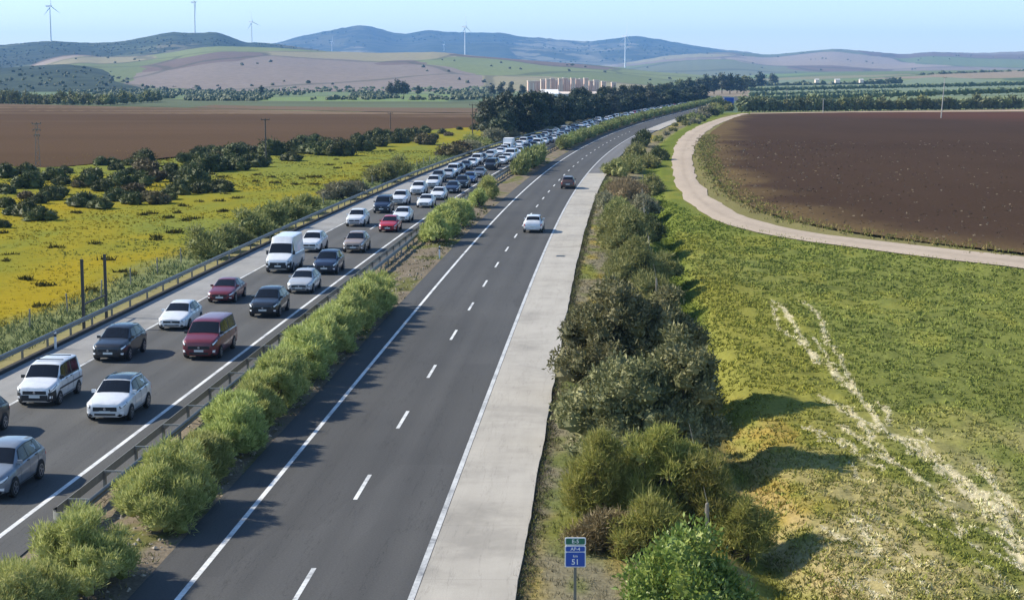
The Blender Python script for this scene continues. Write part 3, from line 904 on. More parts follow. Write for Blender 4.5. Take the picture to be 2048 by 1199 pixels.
rb(1370, 1250, 2.2, 2.1, 3.1, 20000, .15, .075, 'glossy', 201, 'glossy bright green shrub at the bottom edge right of the kilometre sign', 40, .32, .35, .7)
rb(1195, 1040, 1.7, 1.4, 3.2, 15000, .26, .026, 'broom', 202, 'feathery yellow-green broom beside the concrete shoulder, bare stems below', 90, .19, .9, .7, .35, .3, name='broom_shrub', vase=.45)
rb(1320, 1035, 2.2, 1.8, 3.5, 20000, .26, .028, 'broom', 203, 'tall feathery green broom in the middle of the near thicket', 120, .17, .8, .7, .45, .0, name='broom_shrub', vase=.1)
rb(1415, 1045, 1.4, 1.4, 2.9, 9000, .26, .028, 'broom', 220, 'greyish broom at the ditch side of the near thicket', 70, .2, .8, .7, .45, .0, name='broom_shrub', vase=.1)
rb(1482, 1062, 1.4, 1.1, 2.0, 8000, .28, .026, 'broom', 204, 'low drooping broom leaning over the dry ditch', 50, .24, .3, .9, .4, .1, name='broom_shrub')
rb(1215, 1085, 1.5, 1.0, 1.25, 7000, .22, .03, 'dry', 205, 'brownish dry scrub behind the kilometre sign', 34, .32, .5, .7, .4)
rb(1300, 1095, 1.6, 1.1, 1.9, 9000, .24, .03, 'broom', 206, 'small olive-green scrub between dry scrub and glossy shrub', 50, .25, .6, .7, .45)
rb(1222, 790, 2.9, 3.4, 5.4, 26000, .2, .08, 'olive_grey', 207, 'large grey-green olive shrub overhanging the concrete shoulder', 110, .19, .3, .9, .72, name='olive_shrub')
rb(1330, 780, 2.4, 3.8, 5.2, 16000, .2, .08, 'olive_grey', 208, 'dark grey-green olive shrub rising behind the one at the shoulder', 80, .21, .3, .9, .74, name='olive_shrub')
rb(1262, 890, 3.4, 2.8, 4.1, 22000, .19, .08, 'olive_grey', 209, 'broad dark olive shrub standing in front of the brooms', 90, .23, .3, .9, .74, name='olive_shrub')
rb(1362, 885, 1.9, 3.6, 4.9, 12000, .19, .08, 'olive_grey', 210, 'dark olive shrub at the edge of the ditch throwing a long shadow', 50, .25, .3, .9, .76, name='olive_shrub')
rb(1268, 560, 2.7, 4.0, 3.3, 12000, .28, .06, 'verge_bush', 211, 'rounded olive-green bush beside the grey fence post', 60, .24, .6, .7)
rb(1325, 545, 1.8, 2.8, 2.2, 5000, .3, .07, 'verge_bush', 212, 'low bush reaching into the ditch behind the grey fence post', 30, .28, .5, .7)
rb(1248, 490, 2.9, 6.0, 3.4, 13000, .3, .07, 'verge_bush', 213, 'tall olive-green bush level with the white car driving away', 70, .22, .6, .7)
rb(1292, 470, 1.8, 3.6, 2.4, 4000, .34, .09, 'lentisc', 214, 'darker bush at the ditch behind the tall olive-green bush', 14, .4, .4, .6)
rb(1236, 440, 1.9, 6.0, 2.6, 5000, .32, .08, 'verge_bush', 221, 'dull green bush between the tall olive-green bush and the straw-coloured one', 40, .27, .6, .7)
rb(1252, 396, 2.8, 7.0, 2.8, 5000, .45, .06, 'dry', 215, 'straw-coloured dry bush beyond the green ones on the right verge', 22, .4, .9, .4)
rb(1220, 388, 1.1, 4.0, 1.6, 1500, .4, .1, 'verge_bush', 216, 'small dull bush left of the straw-coloured bush', 12, .45, .5, .6)
rb(1262, 338, 2.6, 9.0, 2.6, 2600, .5, .16, 'verge_bush', 217, 'bush with pale tops where the concrete shoulder turns to asphalt', 24, .36, .4, .6)
rb(1298, 330, 2.0, 8.0, 2.2, 1800, .5, .16, 'verge_bush', 218, 'bush between the asphalt shoulder and the bend of the track', 18, .4, .4, .6)
rb(1284, 290, 2.4, 8.0, 3.2, 1800, .5, .2, 'lentisc', 219, 'dark taller bush beyond the bend of the track on the right verge', 16, .4, .4, .6)
OVM = [bush_mesh('verge_far', 230 + k, 2.2, 3.4, 2.2, 500, .6, .28, mt, 12, .42, .4, .7) for k, mt in enumerate(('verge_bush', 'dryweed', 'verge_bush', 'lentisc'))]
for k, (px, py, s) in enumerate([(1316, 282, .6), (1332, 270, .5), (1346, 262, .5), (1368, 244, .9), (1385, 240, 1.1), (1402, 236, 1.1), (1350, 252, .5), (1420, 231, 1.2), (1436, 227, 1.3), (1412, 226, 1.3), (1428, 222, 1.5), (1445, 218, 1.6), (1372, 250, .7), (1388, 247, .8), (1455, 222, 1.3), (1440, 214, 1.6), (1398, 242, .9)]):
    g = gp(px, py)
    place_bush('verge_shrub', OVM[k % 4], (g.x, g.y, -.15), rnd.random() * 6, s, nth('vs') + ' small distant shrub between the motorway and the curving track', 'shrub', 'distant shrubs on the right verge')
for k, (px, py, mt, s_, lab) in enumerate([(1300, 596, 'verge_bush', .8, 'low green bush just behind the large olive shrub'), (1232, 350, 'verge_bush', 1.1, 'dull bush left of the pale-topped bush near the shoulder change'), (1300, 378, 'verge_bush', 1.0, 'bush right of the straw-coloured bush beside the ditch'), (1316, 318, 'lentisc', 1.0, 'dark bush by the ditch before the bend of the track'), (1272, 312, 'verge_bush', 1.1, 'green bush in front of the dark taller bush'), (1290, 420, 'dryweed', .9, 'grey weedy bush at the ditch between green bushes'), (1210, 412, 'dryweed', .7, 'low grey weeds close to the concrete near the straw bush')]):
    rb(px, py, 2.2 * s_, 4.2 * s_, 2.4 * s_, 3200, .34, .08, mt, 250 + k, lab, 34, .28, .6, .7)
# rough dark weeds along the broken edge of the concrete
g_ = np.random.default_rng(5)
def tufts(name, P, hgt, n_leaf, W, cols, label, cat, spread=.5, m='leaf_v'):
    """many small clumps of blades in one object"""
    n = len(P); N = n * n_leaf
    g = g_
    base = np.repeat(P, n_leaf, 0); hh = np.repeat(hgt, n_leaf) * (.5 + .7 * g.random(N))
    base = base + np.concatenate([g.normal(size=(N, 2)) * np.repeat(hgt, n_leaf)[:, None] * .45, np.zeros((N, 1))], 1)
    a = unit(np.concatenate([g.normal(size=(N, 2)) * spread, np.ones((N, 1))], 1))
    b = unit(np.cross(a, g.normal(size=(N, 3)))) * (np.repeat(W, n_leaf) * .5)[:, None]
    V = np.stack([base - b, base + b, base + a * hh[:, None] + b * .3], 1).reshape(-1, 3)
    c = np.repeat(np.repeat(cols, n_leaf, 0) * (1 + .22 * g.normal(size=(N, 1))), 3, 0)
    o = obj(name, mesh_np(name, V, np.arange(N * 3).reshape(-1, 3), [M[m]], col=np.clip(c, .01, .9)))
    return tag(o, label, cat, kind='stuff')

# weeds of the right field
N = 70000
yy = 45 + (235 - 45) * g_.random(N) ** 1.9
oo = 10.8 + 51 * g_.random(N) ** 1.25
xx = XR(yy) + oo
keep = (xx < yy * .36 + 6) & (np.abs((xx) / yy) < .4)
dt = np.array(dist_poly(xx, yy, [tuple(p) for p in A[::4]])); 
# keep only the near side of the track
nearside = np.ones(N, bool)
At = np.array(A)[::-1]
ylim = np.interp(xx, At[At[:, 0].argsort()][:, 0], At[At[:, 0].argsort()][:, 1])
ylim = np.where(xx > 16.5, np.interp(xx, np.array([16.5, 18, 21, 24.5, 31, 36, 41.5, 60]), np.array([300, 215, 175, 163, 146, 139, 130, 118])), 300)
keep &= (yy < ylim - 1.5)
xx, yy = xx[keep], yy[keep]
zz = right_h(xx, yy)
cc = right_col(xx, yy); gm = (g_.random(len(xx)) < .45 * (cc[:, 0] > .24))[:, None]; cc = np.where(gm, np.array((.22, .225, .055)), cc * np.array([1.3, 1.34, 1.2]))
pick = fbm(xx * .9, yy * .5, 91, 3) > -.3
xx, yy, zz, cc = xx[pick], yy[pick], zz[pick], cc[pick]
hg = (.11 + .12 * g_.random(len(xx))) * (1 + .3 * sstep(60, 150, yy))
tufts('field_weeds', np.stack([xx, yy, zz - .02], -1), hg, 7, .07 * (yy / 70) ** .6, cc, 'low mixed green and dry weeds covering the field on the right', 'weeds', .9)
# dry straw lying along the animal paths
SP = []
for l, w in zip(STRAW, STRAWW):
    for (x0, y0), (x1, y1) in zip(l[:-1], l[1:]):
        d = math.hypot(x1 - x0, y1 - y0); n = max(2, int(d / .03))
        for k in range(n):
            t = k / n; SP.append((x0 + (x1 - x0) * t, y0 + (y1 - y0) * t, w))
SP = np.array(SP)
n3 = fbm(SP[:, 0] * 1.1, SP[:, 1] * .35, 57, 3); n4 = fbm(SP[:, 0] * 3.1, SP[:, 1] * .8, 58, 2)
xx = SP[:, 0] - .3 * n3 - .22 * n4 + g_.normal(size=len(SP)) * SP[:, 2] * .5; yy = SP[:, 1] - .8 * n3 + g_.normal(size=len(SP)) * .15
k = g_.random(len(xx)) < .8; xx, yy = xx[k], yy[k]
tufts('straw_paths', np.stack([xx, yy, right_h(xx, yy)], -1), .03 + .04 * g_.random(len(xx)), 5, np.full(len(xx), .03), np.tile((.74, .67, .46), (len(xx), 1)), 'thin pale lines of dry straw crossing the green field', 'straw', 1.6)
# verge grass next to the concrete and in the ditch
N = 9000
yy = 40 + 200 * g_.random(N) ** 1.7; oo = 3.1 + 8.5 * g_.random(N)
xx = XR(yy) + oo; zz = right_h(xx, yy); cc = right_col(xx, yy) * 1.05
tufts('verge_grass', np.stack([xx, yy, zz - .02], -1), .1 + .14 * g_.random(N), 7, .03 * (yy / 60) ** .7, cc, 'thin grass on the verge between concrete shoulder and ditch', 'grass', .6)
k = MARGIN[:, 1] < 420
mm = MARGIN[k]
cc = np.where((g_.random(len(mm)) < .5)[:, None], np.array((.24, .19, .08)), np.array((.17, .18, .05)))
tufts('margin_weeds', np.concatenate([mm, np.full((len(mm), 1), -.1)], 1), .2 + .3 * g_.random(len(mm)), 7, .07 * (mm[:, 1] / 120) ** .9, cc, 'ragged dry weeds along the edge of the right ploughed field', 'weeds', .7)
N = 9000
yy = 125 + 260 * g_.random(N) ** 1.5; xx = 20 + 120 * g_.random(N) ** .9
k = inside(xx, yy, PR_LO + PR_HI[::-1]) & (xx / yy < .36); xx, yy = xx[k], yy[k]
dm = dist_poly(xx, yy, PR_LO)
k = g_.random(len(xx)) < np.exp(-dm / 28) + .12; xx, yy, dm = xx[k], yy[k], dm[k]
cc = np.where((g_.random(len(xx)) < .3)[:, None], np.array((.3, .25, .18)), np.array((.1, .075, .05)))
tufts('soil_clods', np.stack([xx, yy, np.full(len(xx), -.05)], -1), .1 + .12 * g_.random(len(xx)), 5, .12 * (yy / 150) ** .9, cc, 'clods and stubble lying on the right ploughed field', 'clods', 1.3)
N = 3600
yy = 40 + 215 * g_.random(N) ** 1.4; oo = 2.95 + np.abs(g_.normal(size=N)) * .22 - .1 * (g_.random(N) < .3)
oo = oo + .1 * fbm(yy * .7, yy * 0 + 3.3, 5, 4)
xx = XR(yy) + oo
cc = np.where((g_.random(N) < .5)[:, None], np.array((.13, .11, .07)), np.array((.12, .13, .045)))
tufts('edge_weeds', np.stack([xx, yy, np.full(N, -.1)], -1), .08 + .14 * g_.random(N) ** 2, 7, .03 * (yy / 60) ** .8, cc, 'small weeds and litter along the broken edge of the concrete shoulder', 'weeds', .9)
# meadow grass and flowers
N = 26000
yy = 85 + 250 * g_.random(N) ** 1.6; oo = -27 - 75 * g_.random(N) ** 1.2
xx = XR(np.minimum(yy, 480)) + oo
k = np.abs(xx / yy) < .42; xx, yy, oo = xx[k], yy[k], oo[k]
f = fbm(xx * .1, yy * .05, 95, 3)
cc = np.where((f > .0)[:, None], np.array((.31, .245, .03)), np.array((.2, .21, .05))) * (1 + .2 * g_.normal(size=(len(xx), 1)))
cc = np.where((oo > -31)[:, None], np.array((.17, .2, .085)), cc)
hh = np.where(oo > -31.5, .38, .16) * (.6 + .8 * g_.random(len(xx)))
tufts('meadow_grass', np.stack([xx, yy, np.full(len(xx), -.16)], -1), hh, 6, .07 * (yy / 100) ** .8, cc, 'yellow flowering grass of the meadow left of the motorway', 'grass', .5)
# low dark weeds in the meadow
WP = [(1460, 920), (1420, 975), (1350, 1010), (1500, 1035), (1150, 990), (1215, 980), (1600, 890), (1760, 885), (1890, 860), (1810, 830), (1390, 1130), (1250, 1185), (640, 630), (1690, 720), (1640, 690), (1770, 690), (620, 975), (1700, 670), (1560, 1020), (1780, 960)]
wp = [(x / 3.996, 180 + y / 3.996) for x, y in WP] + [(400 + x / 3.413, 180 + y / 3.413) for x, y in [(380, 575), (490, 590), (650, 640), (780, 640), (520, 630), (700, 600), (760, 590), (1020, 500), (1060, 620), (930, 475), (880, 510), (370, 620), (1150, 520), (1310, 410), (240, 740), (160, 825), (130, 760), (10, 765), (940, 530), (820, 590)]]
wp += [(x / 3.748, 460 + y / 3.748) for x, y in [(80, 180), (50, 225), (350, 400), (300, 560), (920, 305), (1000, 330), (800, 215), (1170, 45), (200, 360), (415, 125), (690, 445), (1300, 10), (730, 95), (10, 15)]]
P = []; 
for px, py in wp:
    g = gp(px, py)
    for q in range(7): P.append((g.x + rnd.gauss(0, .26), g.y + rnd.gauss(0, .3), -.12))
P = np.array(P)
tufts('dark_weed_tufts', P, np.full(len(P), .42) * (.6 + .7 * g_.random(len(P))), 9, np.full(len(P), .16), np.tile((.085, .075, .02), (len(P), 1)), 'low dark weed tufts dotted over the yellow meadow', 'weeds', .7)
# stones and dead leaves on the median
N = 1500
yy = 42 + 130 * g_.random(N) ** 1.5; oo = -12.6 + 4.2 * g_.random(N)
xx = XR(yy) + oo
V = []; T = []
for k in range(N):
    r = .03 + .08 * rnd.random() ** 2
    n = len(V) * 6
    V.append(np.array([(1, 0, 0), (-1, 0, 0), (0, 1, 0), (0, -1, 0), (0, 0, .7), (0, 0, -.5)]) * r * (.6 + .8 * g_.random((6, 1))) + np.array([xx[k], yy[k], .05]))
    T.append(np.array([(0, 2, 4), (2, 1, 4), (1, 3, 4), (3, 0, 4), (2, 0, 5), (1, 2, 5), (3, 1, 5), (0, 3, 5)]) + n)
V = np.concatenate(V); T = np.concatenate(T)
tag(obj('median_stones', mesh_np('median_stones', V, T, [M['gravel_v']], col=np.tile((.34, .3, .24), (len(V), 1)))), 'loose pale stones scattered on the median soil', 'stones', kind='stuff')
N = 1300
yy = 42 + 150 * g_.random(N) ** 1.4; oo = -12.5 + 4.0 * g_.random(N)
xx = XR(yy) + oo
tufts('median_weeds', np.stack([xx, yy, np.full(N, .0)], -1), .14 + .16 * g_.random(N), 7, np.full(N, .035) * (yy / 60) ** .7, np.where((g_.random(N) > .5)[:, None], np.array((.17, .15, .07)), np.array((.09, .11, .035))), 'thin weeds on the stony median', 'weeds', .7)

# bushes along the left guardrail
LBM = [bush_mesh('left_bush', 300 + k, 1.6, 2.2, 2.3, 2600, .3, .09, mt, 18, .4, .5, .6) for k, mt in enumerate(('verge_bush', 'verge_bush', 'dryweed'))]
for k, (px, py, s, sz, kind, lab) in enumerate([
    (424, 512, 1.0, 1.15, 0, 'first green bush behind the left guardrail, left of the white van'), (486, 500, .95, 1.0, 0, 'second green bush behind the left guardrail near the white van'), (515, 487, .75, .8, 0, 'low bush close to the guardrail above the white van'),
    (560, 470, 1.15, 1.15, 0, 'tall bush behind the guardrail left of the white estate car'), (600, 455, 1.2, 1.1, 1, 'broad bush in the middle of the guardrail thicket'), (640, 437, 1.1, 1.0, 0, 'bush of the guardrail thicket before its right end'), (675, 424, 1.0, .9, 1, 'last bush of the guardrail thicket by the meadow'),
    (728, 396, 1.25, .9, 2, 'pale grey weedy bush between two thickets behind the guardrail'), (754, 386, .9, .7, 2, 'low grey weedy bush behind the guardrail'),
    (800, 362, 1.5, 1.25, 0, 'large green bush behind the guardrail level with the white cars'), (836, 350, 1.5, 1.3, 0, 'tall green bush right of the large one behind the guardrail'), (775, 362, 1.0, .8, 2, 'low bush at the foot of the large green bush'),
    (915, 311, 1.5, 1.0, 3, 'dark rust-green shrub just behind the guardrail far along'), (940, 306, 1.6, 1.0, 3, 'rust-green shrub right of the dark one far along the guardrail'), (962, 300, 1.4, .9, 2, 'pale bush near the foot of the dark grove'), (990, 294, 2.0, 1.2, 0, 'green bush at the foot of the dark grove'), (1022, 284, 2.0, 1.3, 2, 'grey bush in front of the dark grove'), (1045, 278, 2.0, 1.2, 2, 'greyish bush furthest along in front of the grove')]):
    g = gp(px, py); g.x = min(g.x, float(XR(g.y)) - 27.4 - .9 * s)
    ms = LBM[kind] if kind < 3 else None
    if kind == 3: ms = bush_mesh('left_bush', 340 + k, 1.6, 2.2, 2.3, 1200, .4, .14, 'rusty', 16, .42, .4, .6)
    place_bush('verge_bush', ms, (g.x, g.y, -.2), rnd.random() * 6, (s, s * 1.2, sz), lab, 'bush')

# dark rounded shrubs of the meadow
SH = [(40, 690, 150), (210, 670, 130), (270, 690, 90), (400, 650, 70), (520, 660, 100), (430, 720, 160), (490, 750, 110), (800, 600, 100), (905, 595, 100), (1025, 600, 90), (1150, 575, 160), (1455, 570, 110), (1610, 545, 130), (1690, 490, 80), (1750, 540, 130), (1860, 540, 150), (1930, 490, 90), (700, 760, 150), (760, 700, 150), (950, 760, 160), (920, 640, 110), (1030, 665, 80), (1160, 650, 160), (1240, 720, 150), (1340, 690, 110), (1380, 640, 110), (1430, 720, 120), (1540, 660, 140), (1700, 640, 200), (1700, 575, 130), (1850, 580, 120), (1910, 635, 130), (1970, 580, 100), (1110, 755, 170), (1060, 815, 140), (660, 925, 180), (790, 940, 150), (800, 800, 130), (850, 770, 90), (940, 880, 150), (1060, 905, 150), (1160, 880, 140), (1260, 905, 160), (1340, 875, 140), (1440, 830, 160), (1540, 740, 190), (1590, 820, 140), (1690, 790, 80), (1790, 800, 140), (470, 830, 130), (420, 870, 150), (210, 860, 100), (220, 780, 180), (50, 820, 130), (300, 900, 110), (210, 1000, 180), (330, 1030, 170), (60, 930, 120), (20, 1090, 110), (80, 990, 90), (620, 770, 90)]
sh = [(x / 3.996, 180 + y / 3.996, w / 3.996) for x, y, w in SH]
SH2 = [(30, 465, 90), (80, 420, 70), (140, 460, 120), (60, 555, 200), (240, 460, 160), (290, 400, 70), (270, 545, 120), (370, 520, 150), (350, 430, 90), (440, 490, 80), (500, 440, 160), (620, 480, 110), (640, 420, 120), (700, 360, 90), (750, 430, 140), (790, 360, 100), (850, 440, 140), (880, 380, 100), (960, 445, 140), (960, 400, 110), (1070, 335, 60), (1090, 410, 140), (1120, 350, 80), (1160, 330, 80), (1215, 330, 100), (1220, 380, 120), (1280, 330, 80), (1350, 360, 110), (1350, 300, 60), (1410, 310, 70), (1460, 350, 120), (1540, 370, 110), (1480, 310, 80), (1540, 290, 70), (1600, 330, 70), (1655, 295, 50), (1695, 310, 50), (1770, 270, 40), (1880, 270, 60), (150, 690, 140)]
sh += [(400 + x / 3.413, 180 + y / 3.413, w / 3.413) for x, y, w in SH2]
LEN = [bush_mesh('scrub', 400 + k, 1.0, 1.0, 1.05, 1500, .15, .07, mt, 16, .42, .35, .7, .85) for k, mt in enumerate(('lentisc', 'lentisc', 'lentisc', 'rusty'))]
sh.sort(key=lambda s: s[0])
for k, (px, py, w) in enumerate(sh):
    g = gp(px, py)
    dpx = F / g.y
    s = w / dpx / 2 * 1.28
    hz = s * (.82 + .3 * rnd.random())
    zone = 'at the left picture edge' if px < 110 else ('of the left scrub cluster' if px < 260 else ('of the middle scrub cluster' if px < 520 else ('of the far right scrub band' if px < 800 else 'of the scrub near the grove')))
    ref = float(np.interp(px, [0, 312, 500, 737, 957], [332, 317, 297, 277, 253]))
    row = 'back row' if py < ref + 16 else ('middle row' if py < ref + 42 else 'front row')
    kind = 3 if rnd.random() < .14 else k % 3
    cn_ = 'rusty brown' if kind == 3 else 'dark green'
    place_bush('scrub_shrub', LEN[kind], (g.x, g.y, -.15), rnd.random() * 6, (s * 1.12, s * 1.25, min(hz, 2.9)),
               cn_ + ' shrub, ' + nth(cn_ + zone + row) + ' from left in the ' + row + ' ' + zone, 'shrub', 'rounded shrubs ' + zone)

# ------------------------------------------------------------------ trees
def tree_mesh(name, seed, h, rx, n, L, W, mat, clumps=22, base=.25, bark='wood', cr=.3, core=.75, flat=.85):
    g = np.random.default_rng(seed)
    C = []; RR = []
    ch = h * (1 - base)
    for k in range(clumps):
        z = g.random()
        prof = math.sin(math.pi * min(1, .18 + .78 * z)) ** .7
        a = g.random() * 6.283; q = g.random() ** .5
        r = cr * rx * (.65 + .7 * g.random())
        C.append((math.cos(a) * q * max(0, rx * prof - r * .5), math.sin(a) * q * max(0, rx * prof - r * .5), h * base + ch * z * .93)); RR.append(r)
    V, f = leaf_cloud(g, np.array(C), np.array(RR), n, L, W, .2, .8, core, flat, -.6)
    crown = mesh_np(name + '_crown', V, f, [M[mat]])
    mb = MB()
    tr = .022 * h + .05
    mb.tube((0, 0, -.3), (.1, .05, h * base * 1.1), tr, tr * .8, 8); mb.tube((.1, .05, h * base * 1.1), (0, .1, h * .8), tr * .8, tr * .25, 7)
    for k in range(7):
        c = C[k]; z0 = h * (base * .8 + .25 * g.random())
        mb.tube((.06, .05, z0), c, tr * .4, tr * .12, 5, False)
    return crown, mb.mesh(name + '_trunk', M[bark], True)

def place_tree(name, ms, loc, rz, sc, label, cat='tree', group=None):
    t = obj(name, None, None, loc, (0, 0, rz), sc)
    obj('crown', ms[0], t); obj('trunk', ms[1], t)
    return tag(t, label, cat, group)

GT = [tree_mesh('grove_tree', 500 + k, 10.5, 4.2, 2600, .6, .34, mt, 30, .12, 'wood', .36) for k, mt in enumerate(('grove', 'grove', 'grove2', 'grove'))]
grv = sorted([(978, 272, 1.0, 2), (1000, 272, 1.05, 0), (1024, 270, 1.1, 0), (1048, 268, 1.12, 1), (1012, 262, 1.0, 2), (1040, 258, 1.1, 0), (1066, 262, 1.1, 1), (1086, 258, 1.1, 3), (1104, 254, 1.1, 0), (1072, 250, 1.1, 2), (1124, 250, 1.08, 1), (1144, 246, 1.08, 0), (1096, 246, 1.1, 1), (1162, 242, 1.05, 3), (1180, 238, 1.05, 0), (1200, 234, 1.05, 1), (1130, 240, 1.05, 0), (1220, 230, 1.0, 2), (1240, 227, 1.0, 0), (1260, 224, 1.0, 1), (1280, 221, .95, 3), (1300, 218, 1.0, 2), (1322, 216, 1.1, 0), (1342, 213, 1.15, 1), (1364, 210, 1.1, 0), (1384, 208, 1.15, 3), (1404, 205, 1.1, 1), (1230, 222, 1.0, 3), (1160, 234, 1.05, 1), (1190, 229, 1.0, 0)])
for k, (px, py, s, kind) in enumerate(grv):
    g = gp(px, py)
    top = float(np.interp(px, [965, 985, 1010, 1050, 1090, 1130, 1250, 1340, 1400, 1440], [205, 192, 184, 187, 190, 191, 192, 180, 174, 172]))
    hz = (py - top) / F * g.y / 10.5 * (.92 + .14 * rnd.random())
    s *= min(1.1, .75 + .2 * g.y / 500)
    where = 'at the left end of the roadside grove' if px < 1060 else ('in the roadside grove below the pink silos' if px < 1215 else 'in the roadside grove right of the silos')
    place_tree('grove_tree', GT[kind], (g.x, g.y, -.3), rnd.random() * 6, (s * 1.05, s * 1.05, hz), ('greyish' if kind == 2 else 'dark green') + ' dense tree, ' + nth(str(kind == 2) + where) + ' from the left ' + where, 'tree', ('greyish' if kind == 2 else 'dark') + ' trees ' + where)
y = 392.0; k = 0
while y < 860:
    q = road(-30.8 + rnd.uniform(-.8, .8), y, -.3)
    hz = (.62 + .2 * rnd.random()) * (1 if y < 560 else .85)
    place_tree('grove_tree', GT[(0, 1, 3)[k % 3]], q, rnd.random() * 6, (.72, .8, hz), nth('rowtree') + ' dark tree from the near end of the grove row beside the queue', 'tree', 'grove row beside the queue')
    y += 8.5 + 4 * rnd.random() + y * .006; k += 1
y = 600.0; k = 0
while y < 1080:
    q = road(-40 + rnd.uniform(-2, 2), y, -.3)
    place_tree('grove_tree', GT[(0, 1, 3, 2)[k % 4]], q, rnd.random() * 6, (.85, 1.0, .72 + .25 * rnd.random()), nth('rowtree2') + ' tree from the near end of the back grove row toward the blue sign', 'tree', 'back grove row toward the blue sign')
    y += 13 + 6 * rnd.random(); k += 1
# low paler scrub at the foot of the grove, along the road
for k, (px, py, s) in enumerate([(1064, 268, .9), (1082, 262, .8), (1100, 262, 1.0), (1118, 258, .8), (1138, 252, 1.0), (1160, 247, .9), (1178, 244, .9), (1210, 238, 1.0), (1245, 232, 1.0), (1290, 224, 1.2)]):
    g = gp(px, py)
    place_bush('grove_scrub', LBM[2], (g.x, g.y, -.2), k, (s * .7, s * 1.1, s * .6), nth('gs') + ' pale scrub bush from the left at the foot of the roadside grove', 'bush', 'scrub at the foot of the grove')
FT = [tree_mesh('far_tree', 520 + k, 9, 3.4, 420, 1.0, .6, mt, 14, .2, 'wood', .42) for k, mt in enumerate(('grove', 'grove2', 'orchard'))]
ft = sorted([(1342, 196, 1.1, 0), (1360, 194, 1.2, 2), (1378, 193, 1.3, 0), (1396, 192, 1.2, 1), (1412, 190, 1.4, 0), (1428, 189, 1.3, 0), (1444, 188, 1.4, 1), (1460, 188, 1.4, 0), (1474, 187, 1.3, 0), (1488, 187, 1.2, 2), (1500, 186, 1.1, 0), (1520, 179, 1.2, 0), (1545, 177, 1.0, 1), (1300, 196, 1.0, 1), (1318, 196, 1.0, 0)])
for k, (px, py, s, kind) in enumerate(ft):
    g = gp(px, py)
    sc = s * g.y / 1000 * .95
    place_tree('far_tree', FT[kind], (g.x, g.y, -.3), k, sc, nth('ft') + ' distant tree from the left in the wood behind the blue sign', 'tree', 'trees behind the blue road sign')
for k, (px, py, top, kind, lab) in enumerate([(782, 194, 166, 1, 'left tree of the bluish clump in the distant plain'), (796, 194, 161, 1, 'tallest tree of the bluish clump in the distant plain'), (808, 194, 164, 1, 'right tree of the bluish clump in the distant plain'), (836, 192, 172, 1, 'round tree standing just right of the bluish clump'), (523, 190, 171, 0, 'lone dark round tree in the distant green plain'),
        (985, 192, 170, 1, 'tall pale tree left of the silos'), (1004, 192, 166, 1, 'second tall tree left of the silos'), (1022, 192, 168, 1, 'third tall tree left of the silos'), (1044, 192, 170, 1, 'tall tree touching the left side of the silos')]):
    g = gp(px, py); s = (py - top) / F * g.y / 9
    place_tree('far_tree', FT[kind], (g.x, g.y, -.3), k, (s * .9, s * .9, s), lab, 'tree')
ORC = [tree_mesh('orchard_tree', 540 + k, 4.6, 2.5, 150, 1.0, .7, mt, 9, .18, 'greybark', .5) for k, mt in enumerate(('orchard', 'orchard', 'verge_bush'))]
for side, x0, x1, step in (('right', 1482, 2046, 7.4), ('left', 0, 318, 8.2)):
    px = x0; k = 0
    while px < x1:
        if side == 'right': py = 224.5 - (px - 1482) / 566 * 6
        else: py = 208.5 + px / 318 * 3 - (max(0, px - 215) / 100 * 8)
        g = gp(px + rnd.uniform(-2, 2), py); s = (.8 + .35 * rnd.random()) * (1.05 if side == 'right' else 1.1)
        place_tree('orchard_tree', ORC[k % 3], (g.x, g.y, -.1), k, (s, s, s * rnd.uniform(.85, 1.1)),
                   nth('or' + side) + ' small orchard tree from the left in the row behind the ' + side + ' ploughed field', 'tree', 'orchard row ' + side)
        px += step * rnd.uniform(.8, 1.2); k += 1
# orchards further out read as one mass
def mass(name, pts, size, mat, label, cat):
    g = np.random.default_rng(hash(name) % 1000 if False else len(pts))
    V = []; T = []
    for k, (x, y, z) in enumerate(pts):
        s = size * (.7 + .6 * g.random())
        V.append(SPV * (1 + .25 * g.normal(size=(len(SPV), 1))) * np.array([s, s, s * .85]) + np.array([x, y, z + s * .6])); T.append(SPF + k * len(SPV))
    V = np.concatenate(V); T = np.concatenate(T)
    return tag(obj(name, mesh_np(name, V, T, [M[mat]])), label, cat, kind='stuff')
P = []
for k in range(3200):
    py = 166 + 36 * rnd.random() ** .7; px = rnd.uniform(-60, 1000 if py < 200 else 520)
    if fbm(np.array([px * .012]), np.array([py * .16]), 7, 2)[0] < -.05: continue
    g = gp(px, py); P.append((g.x, g.y, -.2))
mass('left_orchard', P, 1.5, 'far_orchard', 'far rows of orchard trees on the plain beyond the left ploughed field', 'orchard')
P = []
for r, (a, b) in enumerate([((1500, 201), (2060, 183)), ((1500, 192), (1800, 186)), ((1500, 181), (2060, 169))]):
    n = 240
    for k in range(n):
        t = (k + rnd.random()) / n
        px = a[0] + (b[0] - a[0]) * t; py = a[1] + (b[1] - a[1]) * t + rnd.uniform(-.5, .5)
        D = {0: 930, 1: 1150, 2: 1350}[r]
        q = pt(px, py, D); P.append(tuple(q))
mass('right_orchard', P, 1.5, 'far_orchard', 'far hedge-like rows of orchard trees on the rising ground at right', 'orchard')
P = []
for k in range(420):
    px = rnd.uniform(1480, 2080); base = np.interp(px, [1480, 1560, 1700, 1800, 1880, 1960, 2080], [172, 172, 170, 162, 150, 147, 143])
    if 1600 < px < 1760 and rnd.random() < .45: continue
    q = pt(px, base + rnd.uniform(0, 3), 1750 if px < 1800 else 2250); P.append((q.x, q.y, q.z - 2 + rnd.random() * (4 if 1820 < px < 1890 else 1.5)))
mass('far_treeline', P, 3.0, 'far_orchard', 'distant line of trees along the top of the rising ground at right', 'trees')
P = []
